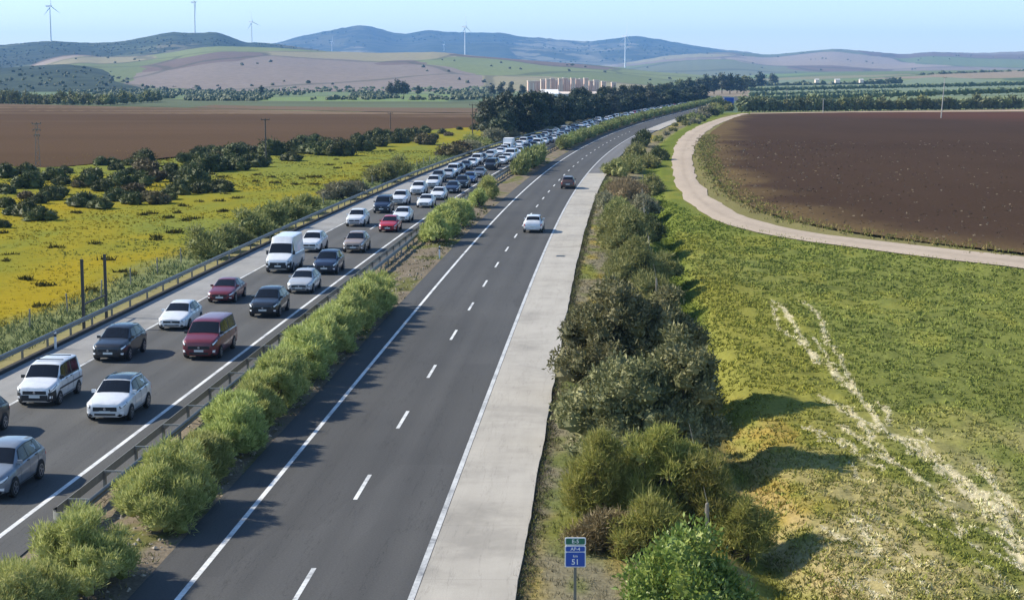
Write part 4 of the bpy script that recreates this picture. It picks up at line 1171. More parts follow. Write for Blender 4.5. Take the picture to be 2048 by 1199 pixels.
for k in range(500):
    t = rnd.random(); j = rnd.choice([((0, 176), (300, 172)), ((320, 172), (560, 176)), ((560, 180), (1000, 182)), ((180, 172), (480, 168)), ((700, 123), (905, 126)), ((480, 142), (540, 138))])
    px = j[0][0] + (j[1][0] - j[0][0]) * t; py = j[0][1] + (j[1][1] - j[0][1]) * t + rnd.gauss(0, .6)
    if py > 150: q = gp(px, py); q.z = -.3; s = 1
    else: continue
    P.append(tuple(q))
mass('plain_hedgerows', P, 2.4, 'far_orchard', 'dark hedgerows crossing the distant plain at left', 'hedgerow')

for nm, cnt, size, lab, sc, th in (('farmed_hill', 70, 2.2, 'scattered scrub and hedge trees on the farmed hill', 1 / 90, .3), ('wooded_ridge', 1100, 2.3, 'dense scrub covering the wooded ridge at left', 1 / 200, -.15), ('farmland_ridge', 90, 3.0, 'scattered trees on the far farmland ridge at right', 1 / 160, .2), ('low_hill', 260, 1.9, 'scrub on the low hill at far left', 1 / 90, -.1), ('mountains', 500, 5.0, 'scrub on the blue mountains', 1 / 500, -.05)):
    X, Y, Z = HG[nm]; P = []
    g = np.random.default_rng(len(nm))
    tries = 0
    while len(P) < cnt and tries < cnt * 12:
        tries += 1
        i = g.random() * (X.shape[0] - 2); j_ = g.random() * (X.shape[1] - 2)
        a_, b_ = int(i), int(j_); fi, fj = i - a_, j_ - b_
        q = [((Q_[a_, b_] * (1 - fj) + Q_[a_, b_ + 1] * fj) * (1 - fi) + (Q_[a_ + 1, b_] * (1 - fj) + Q_[a_ + 1, b_ + 1] * fj) * fi) for Q_ in (X, Y, Z)]
        if fbm(np.array([q[0] * sc]), np.array([q[1] * sc * .5]), 5, 3)[0] > th: P.append((q[0], q[1], q[2] - size * .35))
    mass('hill_scrub', P, size, 'grove2' if nm in ('farmed_hill', 'farmland_ridge') else 'lentisc', lab, 'scrub')
# ------------------------------------------------------------------ wind turbines
def turbine(px, hub, base, D, ph, yaw, lab, blade=None):
    b = pt(px, base, D); h = pt(px, hub, D)
    H = h.z - b.z
    rt = H * .022
    t = obj('wind_turbine', None, None, b)
    mb = MB().lathe([(rt, -25), (rt, 0), (rt * .62, H * .98)], 14)
    obj('tower', mb.mesh('tower', M['turbine'], True, 40), t)
    Mr = Matrix.Rotation(yaw, 3, 'Z')
    mb = MB().box(Mr @ Vector((0, H * .045, H + rt)), (H * .045, H * .15, H * .05), yaw)
    obj('nacelle', mb.mesh('nacelle', M['turbine']), t)
    hubp = Mr @ Vector((0, -H * .045, H + rt))
    mb = MB(); 
    mb.lathe([(H * .008, -H * .03), (H * .02, -H * .02), (H * .024, 0), (H * .02, H * .012)], 10, 'Y')
    obj('hub', mb.mesh('hub', M['turbine'], True), t, hubp, (0, 0, yaw))
    L = blade or H * .5
    mb = MB(); sec = []
    for f, w, th in ((0, .012, .012), (.08, .016, .012), (.2, .034, .01), (.5, .022, .006), (.8, .012, .003), (1, .004, .0015)):
        w *= L * 1.6; th *= L * 1.6
        sec.append([(-w * .35, 0, f * L), (0, -th, f * L), (w * .65, 0, f * L), (0, th, f * L)])
    vs = [p for s in sec for p in s]
    fs = [(i * 4 + k, i * 4 + (k + 1) % 4, (i + 1) * 4 + (k + 1) % 4, (i + 1) * 4 + k) for i in range(5) for k in range(4)] + [(3, 2, 1, 0), (20, 21, 22, 23)]
    bm = mb.add(vs, fs).mesh('blade', M['turbine'])
    for k in range(3):
        e = (Matrix.Rotation(yaw, 4, 'Z') @ Matrix.Rotation(ph + k * 2 * math.pi / 3, 4, 'Y') @ Matrix.Rotation(.5, 4, 'Z')).to_euler()
        obj('blade', bm, t, hubp, e)
    tag(t, lab, 'wind turbine')
turbine(102, 14, 83, 4550, -.12, R(72), 'tall white wind turbine at the far left, on the wooded ridge')
turbine(390, 6, 65, 4600, 1.0, R(70), 'white wind turbine on the summit of the wooded ridge')
turbine(504, 45, 98, 5200, -.25, R(62), 'white wind turbine in the dip between wooded ridge and mountains')
turbine(664, 84, 112, 7600, .08, R(75), 'small pale wind turbine in front of the highest mountain')
turbine(888, 90, 112, 7800, 2.0, R(70), 'small pale wind turbine left of the tall central one')
turbine(930, 55, 113, 4700, -.12, R(66), 'tall white wind turbine in the centre, in front of the mountains')
turbine(1250, 74, 134, 5200, 2.2, R(60), 'white wind turbine at right, above the silos')

# ------------------------------------------------------------------ brickyard stacks and sheds
def box_part(name, c, d, m, parent, rz=0):
    return obj(name, MB().box(c, d, rz).mesh(name, m), parent)
SIL = [(1062, 162, 12), (1074, 162, 10), (1086, 159, 8), (1096, 158, 7), (1105, 157, 7), (1113, 160, 6), (1121, 157, 7), (1130, 156, 7), (1138, 159, 6), (1146, 156, 7), (1155, 158, 6), (1163, 157, 7), (1172, 156, 7), (1182, 162, 7), (1192, 160, 8), (1207, 163, 7), (1227, 165, 7)]
for k, (px, top, w) in enumerate(SIL):
    D = 1010 + 10 * (k % 3)
    a = pt(px, top, D); W = (w + 1.6) / F * D; Hh = a.z
    t = obj('tower_block', None, None, (a.x, D, -.3), (0, 0, .12))
    m = M['pink'] if (k % 3 != 2) else M['pink2']
    box_part('wall', (0, 0, Hh / 2), (W, W * 1.2, Hh), m, t)
    box_part('cornice', (0, 0, Hh + .15), (W * 1.08, W * 1.28, .5), M['pink2'], t)
    for j in (-.27, .27) if w > 6 else (0,):
        box_part('window_strip', (j * W, -W * .6 - .03, Hh * .52), (W * .16, .12, Hh * .8), M['pink2'] if m is M['pink'] else M['pink'], t)
    tag(t, ['leftmost and widest', 'second wide'][k] + ' pink block of the tower cluster' if k < 2 else ('isolated pale tower at the right end of the tower cluster' if k == 16 else ('second tower from the right end of the tower cluster' if k == 15 else nth('slim') + ' slim pinkish tower right of the two wide blocks of the tower cluster')), 'tower', None if k < 2 or k > 14 else 'slim towers of the cluster')
def shed(px0, px1, top, D, depth, m, lab, rise=1.2):
    a = pt(px0, top, D); b = pt(px1, top, D); W = b.x - a.x; Hh = a.z - rise
    t = obj('industrial_shed', None, None, ((a.x + b.x) / 2, D, -.3))
    box_part('wall', (0, depth / 2, Hh / 2), (W, depth, Hh), m, t)
    mb = MB().add([(-W / 2 - .4, -.4, Hh), (W / 2 + .4, -.4, Hh), (W / 2 + .4, depth / 2, Hh + rise), (-W / 2 - .4, depth / 2, Hh + rise), (W / 2 + .4, depth + .4, Hh), (-W / 2 - .4, depth + .4, Hh),
                  (-W / 2 - .4, -.4, Hh - .25), (W / 2 + .4, -.4, Hh - .25), (W / 2 + .4, depth + .4, Hh - .25), (-W / 2 - .4, depth + .4, Hh - .25)],
                 [(0, 1, 2, 3), (3, 2, 4, 5), (6, 7, 1, 0), (8, 9, 5, 4), (7, 8, 4, 2, 1), (9, 6, 0, 3, 5)])
    obj('roof', mb.mesh('roof', M['roof_w'] if rise > 2 else M['pink2']), t)
    for k in range(int(W / 6)):
        box_part('opening', (-W / 2 + 3 + k * 6, -.05, Hh * .45), (2.6, .16, Hh * .5), M['shade_win'], t)
    tag(t, lab, 'shed')
shed(1083, 1116, 178, 975, 16, M['white'], 'bright white gabled shed in front of the pink towers', 2.5)
shed(1117, 1240, 182.5, 985, 9, M['pink2'], 'long low shed with pale roof along the foot of the towers')
shed(1256, 1286, 184, 1060, 10, M['roof_g'], 'low pale shed right of the towers, half behind trees')
for k, (px, py, w, lab) in enumerate([(1635, 162, 7, 'small white farmhouse on the far right plain'), (1676, 162, 9, 'long white farm building among the far right trees'), (1724, 162, 7, 'third white farm building of the far right row'), (15, 156, 22, 'long white farm building at the far left below the hills')]):
    D = 1700 if px > 100 else 2350
    a = pt(px, py, D); W = w / F * D
    t = obj('farm_building', None, None, (a.x, D, a.z - 2))
    box_part('wall', (0, 4, 1.6), (W, 7, 3.0), M['pink2'], t); 
    mb = MB().add([(-W / 2 - .3, .2, 3.12), (W / 2 + .3, .2, 3.12), (W / 2 + .3, 4, 4.2), (-W / 2 - .3, 4, 4.2), (W / 2 + .3, 7.8, 3.12), (-W / 2 - .3, 7.8, 3.12)], [(0, 1, 2, 3), (3, 2, 4, 5), (1, 4, 2), (0, 3, 5), (1, 0, 5, 4)])
    obj('roof', mb.mesh('roof', M['roof_g']), t)
    tag(t, lab, 'building')

# ------------------------------------------------------------------ poles, fences, guardrails, signs
def pole(px, pb, ptop, lab, m, arms=1, lattice=False, lean=0.0, r=.13):
    g = gp(px, pb); h = (pb - ptop) / F * g.y
    t = obj('utility_pole', None, None, (g.x, g.y, -.3), (0, lean, .3))
    if lattice:
        mb = MB()
        for sx in (-1, 1):
            for sy in (-1, 1): mb.tube((sx * .38, sy * .38, 0), (sx * .16, sy * .16, h), .05, .04, 4)
        for k in range(9):
            z0, z1 = h * k / 9, h * (k + 1) / 9; w0, w1 = .38 - .22 * k / 9, .38 - .22 * (k + 1) / 9
            for q in ((0, 1), (1, 0), (0, -1), (-1, 0)):
                s = 1 if k % 2 else -1
                if q[0] == 0: mb.tube((-s * w0, q[1] * w0, z0), (s * w1, q[1] * w1, z1), .03, .03, 4)
                else: mb.tube((q[0] * w0, -s * w0, z0), (q[0] * w1, s * w1, z1), .03, .03, 4)
        obj('lattice_mast', mb.mesh('lattice_mast', m), t)
    else:
        obj('mast', MB().tube((0, 0, 0), (0, 0, h), r, r * .7, 8).mesh('mast', m), t)
    for k in range(arms):
        z = h - .15 - k * .9; w = 1.5 - .25 * k
        obj('crossarm', MB().box((0, 0, z), (w, .12, .12)).mesh('crossarm', m), t)
        for x in (-.45, 0, .45):
            obj('insulator', MB().lathe([(.03, 0), (.07, .06), (.05, .12), (.07, .18), (.03, .25)], 8, 'Z', (x * w, 0, z + .06 if k == 0 else z - .3)).mesh('insulator', M['post_dark']), t)
    tag(t, lab, 'utility pole')
pole(76, 332, 243, 'dark lattice electricity pole in front of the left ploughed field', M['steel_old'], 3, True)
pole(532, 326, 235, 'slim dark pole standing among the meadow scrub', M['post_dark'], 1, r=.14)
pole(945, 283, 207, 'slim pole at the far end of the meadow near the grove', M['wood'], 1, r=.14)
pole(781, 258, 224, 'thin pole in the middle of the left ploughed field', M['wood'], 1)
pole(1882, 236, 154, 'pale leaning pole on the right ploughed field', M['conc_post'], 1, lean=.07, r=.19)
pole(1646, 226, 196, 'pale pole in the orchard row behind the right field', M['conc_post'], 1, r=.15)
pole(1573, 222, 178, 'thin pale pole above the orchard row near the track', M['conc_post'], 1, r=.13)

def rail_profile(name, o, z, y0, y1, side, parent, m):
    """corrugated beam following the road"""
    ys = yrows(y0, y1, .02, 2.0)
    prof = [(0, -.155), (.03, -.14), (.08, -.1), (.08, -.06), (.02, -.02), (.02, .02), (.08, .06), (.08, .1), (.03, .14), (0, .155), (-.012, .155), (.0, .0), (-.012, -.155)]
    n = len(prof)
    X = np.zeros((len(ys), n + 1)); Y = np.zeros_like(X); Z = np.zeros_like(X)
    for i, yv in enumerate(ys):
        p = float(XR(yv)) + o
        for j in range(n + 1):
            a, b = prof[j % n]
            X[i, j] = p + side * a; Y[i, j] = yv; Z[i, j] = z + b
    return obj(name, grid_mesh(name, X, Y, Z, [m], smooth=False), parent)
def guardrail(o, y0, y1, side, lab, ph=0):
    p = road(o, y0)
    t = obj('guardrail', None, None, (0, 0, 0))
    rail_profile('rail_beam', o + side * .08, .6, y0, y1, side, t, M['steel'])
    pm = MB().box((0, 0, .2), (.1, .12, 1.05)).mesh('post', M['steel_old']); sm = MB().box((side * .075, 0, .6), (.06, .1, .2)).mesh('spacer', M['steel_old'])
    y = y0 + ph
    while y < min(y1, 420):
        q = road(o - side * .07, y, -.1)
        obj('post', pm, t, q, (0, 0, -heading(y))); obj('spacer', sm, t, q + Vector((0, 0, .1)), (0, 0, -heading(y)))
        y += 4.0
    tag(t, lab, 'guardrail'); return t
guardrail(-25.75, 30, 700, 1, 'long steel guardrail along the left edge of the motorway', 1.2)
# double barrier of the median with cross ties
t = obj('median_barrier', None, None, (0, 0, 0))
rail_profile('rail_beam', -12.78, .62, 53.5, 760, -1, t, M['steel_old']); rail_profile('rail_beam', -12.02, .62, 53.5, 760, 1, t, M['steel_old'])
tie = MB().box((0, 0, .74), (.74, .07, .05)).mesh('cross_tie', M['steel']); pm = MB().box((0, 0, .3), (.1, .12, .9)).mesh('post', M['steel_old'])
y = 54.6
while y < 420:
    q = road(-12.4, y, 0)
    obj('cross_tie', tie, t, q, (0, 0, -heading(y)))
    for s in (-.33, .33): obj('post', pm, t, q + Vector((s, 0, -.08)), (0, 0, -heading(y)))
    y += 4.0
vs = []; 
for k in range(9):
    a = math.pi * k / 8
    for z in (.46, .78): vs.append((-12.4 - .44 * math.cos(a) + float(XR(53.4)), 53.45 - .75 * math.sin(a), z))
obj('end_terminal', MB().add(vs, [(2 * k, 2 * k + 2, 2 * k + 3, 2 * k + 1) for k in range(8)]).mesh('end_terminal', M['steel'], True), t)
tag(t, 'double steel barrier with cross ties along the median, rounded near end', 'crash barrier')

def fence(name, o, y0, y1, step, h, m, lab, wires=3, zf=lambda x, y: -.2, r=.05):
    t = obj(name, None, None, (0, 0, 0)); pm = MB().lathe([(r, -.2), (r, h), (r * .6, h + .03)], 8).mesh('post', m)
    y = y0; tops = []
    while y <= y1:
        q = road(o, y); q.z = zf(q.x, q.y); tops.append(q)
        obj('post', pm, t, q, (rnd.uniform(-.05, .05), rnd.uniform(-.05, .05), 0)); y += step
    for k in range(wires):
        mb = MB()
        for a, b in zip(tops[:-1], tops[1:]):
            dz = Vector((0, 0, h * (.35 + .3 * k))); mb.tube(a + dz, b + dz, .006, .006, 3, False)
        obj('wire', mb.mesh('wire', M['steel_old']), t)
    tag(t, lab, 'fence')
fence('wire_fence', 8.75, 51.0, 250, 29.0, 2.0, M['greybark'], 'wire fence with grey posts running through the right verge thicket', 3, lambda x, y: float(right_h(np.array([x]), np.array([y]))[0]), .06)
fence('wire_fence', -29.2, 70, 300, 7.0, 1.3, M['steel_old'], 'thin wire fence between the left guardrail and the yellow meadow', 3)

a = gp(168, 655); b = gp(213, 634)
t = obj('sign_frame', None, None, (a.x, a.y, -.2))
d = b - a
h = (655 - 509) / F * a.y
obj('post', MB().box((0, 0, h / 2), (.16, .16, h)).mesh('post', M['post_dark']), t)
obj('post', MB().box((d.x, d.y, h / 2 * .96), (.16, .16, h * .96)).mesh('post', M['post_dark']), t)
mb = MB(); mb.tube((0, 0, h * .37), (d.x, d.y, h * .37), .06, .06, 6)
obj('crossbar', mb.mesh('crossbar', M['post_dark']), t)
tag(t, 'two tall dark posts joined by a crossbar behind the left guardrail', 'sign frame')

def delineator(loc, lab):
    t = obj('delineator_post', None, None, loc)
    obj('post', MB().add([(-.06, -.04, 0), (.06, -.04, 0), (.06, .04, 0), (-.06, .04, 0), (-.06, -.04, .98), (.06, -.04, 1.08), (.06, .04, 1.08), (-.06, .04, .98)],
        [(3, 2, 1, 0), (4, 5, 6, 7), (0, 1, 5, 4), (1, 2, 6, 5), (2, 3, 7, 6), (3, 0, 4, 7)]).mesh('post', M['white']), t)
    obj('band', MB().box((0, 0, .86), (.126, .086, .16)).mesh('band', M['post_dark']), t)
    tag(t, lab, 'delineator')
g = gp(879, 517); delineator((g.x, g.y, 0), 'white delineator post on the median where the hedge starts again')
g = gp(133, 697); delineator((g.x - .6, g.y, -.1), 'white delineator post behind the left guardrail by the two tall posts')

# kilometre sign
def text_mesh(s, size, m):
    cu = bpy.data.curves.new('lettering', 'FONT'); cu.body = s; cu.size = size; cu.align_x = 'CENTER'; cu.align_y = 'CENTER'; cu.extrude = .003; cu.offset = size * .012
    o = bpy.data.objects.new('lettering_source', cu); COL.objects.link(o)
    dg = bpy.context.evaluated_depsgraph_get()
    me = bpy.data.meshes.new_from_object(o.evaluated_get(dg))
    bpy.data.objects.remove(o); bpy.data.curves.remove(cu)
    me.materials.clear(); me.materials.append(m)
    return me
SD = 44.0
c0 = pt(1150.5, 1133, SD); c1 = pt(1150.5, 1074, SD)
hp = c1.z - c0.z; wp_ = 41 / F * math.hypot(SD, HCAM) * 1.0
t = obj('kilometre_sign', None, None, (c0.x, SD, -.2))
zb = c0.z + .2
obj('post', MB().box((0, .05, (zb + hp * .9) / 2), (.08, .04, zb + hp * .9)).mesh('post', M['steel_old']), t)
def plate(w, h, z, m, th, y):
    bm_ = MB(); rr = .035; pts = []
    for cx, cz, a0 in ((w / 2 - rr, h / 2 - rr, 0), (-w / 2 + rr, h / 2 - rr, 90), (-w / 2 + rr, -h / 2 + rr, 180), (w / 2 - rr, -h / 2 + rr, 270)):
        for k in range(4): pts.append((cx + rr * math.cos(R(a0 + 30 * k)), cz + rr * math.sin(R(a0 + 30 * k))))
    n = len(pts)
    vs = [(x, y - th / 2, z + q) for x, q in pts] + [(x, y + th / 2, z + q) for x, q in pts]
    return bm_.add(vs, [tuple(range(n)), tuple(range(2 * n - 1, n - 1, -1))] + [(k, n + k, n + (k + 1) % n, (k + 1) % n) for k in range(n)]).mesh('panel', m)
h1 = hp * .25; h2 = hp * .73
obj('road_panel', plate(wp_, h1, zb + hp - h1 / 2, M['sign_white'], .03, 0), t)
obj('road_panel_face', plate(wp_ * .9, h1 * .8, zb + hp - h1 / 2, M['sign_green'], .006, -.0185), t)
obj('distance_panel', plate(wp_, h2, zb + h2 / 2, M['sign_white'], .03, 0), t)
hA = h2 * .27
obj('motorway_face', plate(wp_ * .9, hA * .84, zb + h2 - hA / 2 - .012, M['sign_blue'], .006, -.0185), t)
obj('distance_face', plate(wp_ * .9, h2 - hA - .045, zb + (h2 - hA - .045) / 2 + .022, M['sign_blue'], .006, -.0185), t)
for s, size, z in (('E-5', h1 * .72, zb + hp - h1 / 2), ('AP-4', hA * .8, zb + h2 - hA / 2 - .012), ('km', h2 * .17, zb + h2 * .52), ('51', h2 * .36, zb + h2 * .24)):
    obj('lettering', text_mesh(s, size, M['sign_white']), t, (0, -.0235, z), (math.pi / 2, 0, 0))
tag(t, 'blue and green kilometre sign reading 51 beside the concrete shoulder', 'road sign')

# distant blue roadside sign
g = gp(1458, 217)
t = obj('direction_sign', None, None, (g.x, g.y, -.2))
for x in (-1.8, 1.8): obj('post', MB().box((x, .12, 2.6), (.18, .16, 5.2)).mesh('post', M['steel']), t)
obj('panel', MB().box((0, 0, 3.5), (4.6, .1, 3.6)).mesh('panel', M['sign_blue']), t)
obj('border', MB().box((0, -.06, 5.2), (4.4, .03, .12)).box((0, -.06, 1.8), (4.4, .03, .12)).box((-2.2, -.06, 3.5), (.12, .03, 3.28)).box((2.2, -.06, 3.5), (.12, .03, 3.28)).mesh('border', M['sign_white']), t)
tag(t, 'distant blue direction sign where the motorway bends right', 'road sign')

# ------------------------------------------------------------------ vehicles
class Car:
    """body lofted from sections; +Y is forward. st: (distance from nose, half width, underside, belt, top, half width of top)"""
    def __init__(s, name, L, st, wheel_r, wheels, cowl, roof0, roof1, tail, **kw):
        s.name = name; s.L = L; s.st = np.array(st, float); s.wr = wheel_r; s.wy = wheels
        s.cowl, s.roof0, s.roof1, s.tail = cowl, roof0, roof1, tail
        s.kw = kw
        s.ring = []
        for d, w, zb, zk, zt, wt in st:
            s.ring.append([(0, zb), (w * .78, zb), (w * .95, zb + .07), (w, zb + .26 * (zk - zb) / .6), (w * .995, zb + (zk - zb) * .66), (w * .975, zk - .05), (w * .925, zk),
                           (wt + (w * .925 - wt) * .05, zt - .05 * min(1, (zt - zk) / .2)), (wt * .93, zt - .012), (wt * .6, zt + .012), (0, zt + .02)])
        s.ring = np.array(s.ring)      # stations x 11 x 2
        s.parts = []
        s.build()
    def P(s, a, j, side=1):
        """surface point at station a, ring coordinate j"""
        n = len(s.st); i = int(min(max(a, 0), n - 1.0001)); f = a - i
        jj = int(min(max(j, 0), 9.9999)); g = j - jj
        r = s.ring
        p = (r[i, jj] * (1 - f) + r[i + 1, jj] * f) * (1 - g) + (r[i, jj + 1] * (1 - f) + r[i + 1, jj + 1] * f) * g
        d = s.st[i, 0] * (1 - f) + s.st[i + 1, 0] * f
        return Vector((p[0] * side, s.L / 2 - d, p[1]))
    def patch(s, mb, c, ns=5, nj=5, off=.012, side=1):
        """quad patch with corners c in (station, ring), lifted off the body"""
        vs = []
        for i in range(ns + 1):
            u = i / ns
            for k in range(nj + 1):
                v = k / nj
                a = (c[0][0] * (1 - u) + c[1][0] * u) * (1 - v) + (c[3][0] * (1 - u) + c[2][0] * u) * v
                j = (c[0][1] * (1 - u) + c[1][1] * u) * (1 - v) + (c[3][1] * (1 - u) + c[2][1] * u) * v
                p = s.P(a, j); e = .02
                t1 = s.P(min(a + e, len(s.st) - 1.001), j) - s.P(max(a - e, 0), j); t2 = s.P(a, min(j + e, 10)) - s.P(a, max(j - e, 0))
                n = t1.cross(t2)
                if n.length < 1e-9: n = Vector((0, 0, 1))
                n.normalize()
                q = p - Vector((0, s.L / 2 - s.L * .5, 0)); q = p - Vector((0, 0, .7))
                if n.dot(Vector((q.x, q.y * .3, q.z))) < 0: n = -n
                p = p + n * off
                vs.append((p.x * side, p.y, p.z))
        fs = []
        for i in range(ns):
            for k in range(nj):
                f = (i * (nj + 1) + k, (i + 1) * (nj + 1) + k, (i + 1) * (nj + 1) + k + 1, i * (nj + 1) + k + 1)
                fs.append(f if side > 0 else f[::-1])
        mb.add(vs, fs); return mb
    def build(s):
        n = len(s.st); k = 11
        vs = []; fs = []
        for i in range(n):
            y = s.L / 2 - s.st[i, 0]
            for x, z in s.ring[i]: vs.append((x, y, z))
            for x, z in s.ring[i][9:0:-1]: vs.append((-x, y, z))
        m = 20
        for i in range(n - 1):
            for j in range(m): fs.append((i * m + j, i * m + (j + 1) % m, (i + 1) * m + (j + 1) % m, (i + 1) * m + j))
        fs.append(tuple(range(m - 1, -1, -1))); fs.append(tuple((n - 1) * m + j for j in range(m)))
        body = MB().add(vs, fs)
        kw = s.kw
        add = s.parts.append
        add(('body', body, M['paint'], 38))
        c, r0, r1, t = s.cowl, s.roof0, s.roof1, s.tail
        mb = MB()
        for sd in (1, -1): s.patch(mb, [(c + .1, 7.35), (r0 - .06, 7.6), (r0 - .06, 10), (c + .1, 10)], 6, 6, .012, sd)
        add(('windshield', mb, M['glass'], 40))
        mb = MB()
        for sd in (1, -1): s.patch(mb, [(r1 + .1, 7.5), (t - .2, 7.5), (t - .2, 10), (r1 + .1, 10)], 5, 6, .012, sd)
        add(('rear_window', mb, M['glass'], 40))
        w_ = kw['win']
        for sd in (1, -1):
            mb = MB(); s.patch(mb, [(w_[0][0] - .12, 5.98), (w_[-1][1] + .1, 5.98), (w_[-1][1] + w_[-1][3] + .08, 6.97), (w_[0][0] + w_[0][2] - .12, 6.97)], 10, 3, .007, sd)
            add(('window_surround', mb, M['trim'], 40))
            for a0 in sorted({q[0] - .05 for q in w_} | {w_[-1][1]}):
                mb = MB(); s.patch(mb, [(a0 - .012, 2.6), (a0 + .012, 2.6), (a0 + .012, 5.95), (a0 - .012, 5.95)], 1, 5, .006, sd); add(('door_seam', mb, M['trim'], None))
            for q in w_[:2]:
                p_ = s.P(q[1] - .12, 5.2); mb = MB().box((sd * (p_.x + .02), p_.y, p_.z), (.03, .2, .035)); add(('door_handle', mb, M['trim'], None))
        for a0, a1, sl0, sl1 in w_:
            for sd in (1, -1):
                mb = MB(); s.patch(mb, [(a0, 6.1), (a1, 6.1), (a1 + sl1, 6.9), (a0 + sl0, 6.9)], 6, 3, .012, sd)
                add(('side_window', mb, M['glass'], 40))
        hl = kw.get('hl', (.5, 2.1, 4.55, 5.6))
        for sd in (1, -1):
            mb = MB(); s.patch(mb, [(max(0, hl[0] - .25), hl[2] - .25), (hl[1] + .08, hl[2] + .35), (hl[1] + .08, hl[3] + .1), (max(0, hl[0] - .25), hl[3] + .1)], 4, 3, .009, sd); add(('headlight_housing', mb, M['trim'], 40))
            mb = MB(); s.patch(mb, [(hl[0], hl[2]), (hl[1], hl[2] + .55), (hl[1], hl[3]), (hl[0], hl[3])], 4, 3, .016, sd); add(('headlight', mb, M['lamp'], 40))
            mb = MB(); s.patch(mb, [(.35, 2.5), (1.1, 2.5), (1.1, 3.1), (.35, 3.1)], 2, 2, .018, sd); add(('fog_light', mb, M['lamp'], None))
            mb = MB(); e = n - 1; s.patch(mb, [(e - 1.0, 4.3), (e - .15, 4.3), (e - .15, 5.8), (e - 1.0, 5.8)], 3, 3, .014, sd); add(('tail_light', mb, M['lamp_red'], 40))
        w0 = s.st[0, 1]; zb, zk = s.st[0, 2], s.st[0, 3]; yf = s.L / 2 + .012
        gh = kw.get('grille', (.55, .92))
        add(('emblem', MB().lathe([(.03, 0), (.06, .01), (.05, .03)], 10, 'Y', (0, yf + .012, zb + (zk - zb) * (gh[0] + gh[1]) / 2)), M['rim'], None))
        add(('grille', MB().box((0, yf - .006, zb + (zk - zb) * (gh[0] + gh[1]) / 2), (w0 * 1.7, .03, (zk - zb) * (gh[1] - gh[0]))), M['trim'], None))
        add(('air_intake', MB().box((0, yf - .006, zb + (zk - zb) * .14), (w0 * 1.5, .03, (zk - zb) * .2)), M['trim'], None))
        add(('number_plate', MB().box((0, yf + .014, zb + (zk - zb) * .4), (.5, .014, .11)), M['plate'], None))
        yr = -s.L / 2 - .01
        add(('rear_plate', MB().box((0, yr - .01, s.st[-1, 2] + .28), (.5, .014, .11)), M['plate'], None))
        mb = MB()
        for sd in (1, -1): s.patch(mb, [(.15, 1.2), (n - 1.2, 1.2), (n - 1.2, kw.get('sill', 2.25)), (.15, kw.get('sill', 2.25))], 14, 3, .01, sd)
        add(('lower_trim', mb, M['trim'], 40))
        if kw.get('black_bumper'):
            mb = MB()
            for sd in (1, -1): s.patch(mb, [(.0, 2), (2.4, 2), (2.2, 4.3), (.0, 4.3)], 5, 4, .016, sd)
            mb.box((0, yf, zb + (zk - zb) * .28), (w0 * 1.9, .03, (zk - zb) * .5))
            add(('bumper', mb, M['trim'], 40))
        if kw.get('side_strip'):
            for sd in (1, -1):
                mb = MB(); s.patch(mb, [(3.2, 3.55), (n - 3.2, 3.55), (n - 3.2, 3.95), (3.2, 3.95)], 6, 1, .014, sd); add(('side_strip', mb, M['trim'], 40))
        if kw.get('dark_roof'):
            mb = MB()
            for sd in (1, -1): s.patch(mb, [(r0 + .02, 8), (r1 - .05, 8), (r1 - .05, 10), (r0 + .02, 10)], 6, 3, .01, sd)
            add(('roof_panel', mb, M['glass'], 40))
        if kw.get('rails'):
            for sd in (1, -1):
                mb = MB(); a = s.P(r0 + .25, 8); b = s.P(r1 - .05, 8)
                mb.tube((a.x * sd, a.y, a.z + .06), (b.x * sd, b.y, b.z + .06), .02, .02, 6)
                mb.box((a.x * sd, a.y, a.z + .02), (.03, .05, .1)); mb.box((b.x * sd, b.y, b.z + .02), (.03, .05, .1))
                add(('roof_rail', mb, M[kw['rails']], None))
        if kw.get('bars'):
            for q in (.3, .75):
                a = s.P(r0 + (r1 - r0) * q, 8)
                add(('roof_bar', MB().box((0, a.y, a.z + .1), (a.x * 2 + .1, .06, .04)), M['trim'], None))
        if kw.get('hatch'):
            a = s.P(r0 + .6, 10); 
            add(('roof_vent', MB().box((0, a.y - .7, a.z + .05), (.5, .6, .1)).box((0, a.y - 2.4, a.z + .06), (.55, .8, .12)), M['roof_g'], None))
        cw = s.P(c + .35, 6.4)
        for sd in (1, -1):
            mb = MB(); mb.box((sd * (cw.x + .11), cw.y, cw.z + .05), (.18, .09, .14 if not kw.get('tall_mirror') else .3)); mb.box((sd * (cw.x + .02), cw.y + .01, cw.z), (.12, .05, .05))
            add(('mirror', mb, M['trim'] if kw.get('black_mirror', False) else M['paint'], None))
        wm = max(s.st[:, 1])
        s.wheels = [(sd * (wm - .1), s.L / 2 - d, s.wr) for d in s.wy for sd in (1, -1)]
        for sd in (1, -1):
            for d in s.wy:
                mb = MB(); q = []
                N = 16
                for i in range(N + 1):
                    a = math.pi * (-.12 + 1.24 * i / N)
                    q.append((s.wr * 1.17 * math.cos(a), s.wr + s.wr * 1.17 * math.sin(a)))
                x = sd * (wm + .006)
                vs2 = [(x, s.L / 2 - d + a, b) for a, b in q]
                mb.add(vs2, [tuple(range(N + 1)) if sd > 0 else tuple(range(N, -1, -1))])
                add(('wheel_arch', mb, M['tyre'], None))
        R_ = s.wr
        s.tyre = MB().lathe([(R_ * .66, .12), (R_ * .93, .12), (R_, .08), (R_, -.09), (R_ * .9, -.11)], 20, 'X')
        rim = MB().lathe([(R_ * .67, .1), (R_ * .67, .123), (R_ * .6, .126), (R_ * .55, .1)], 20, 'X')
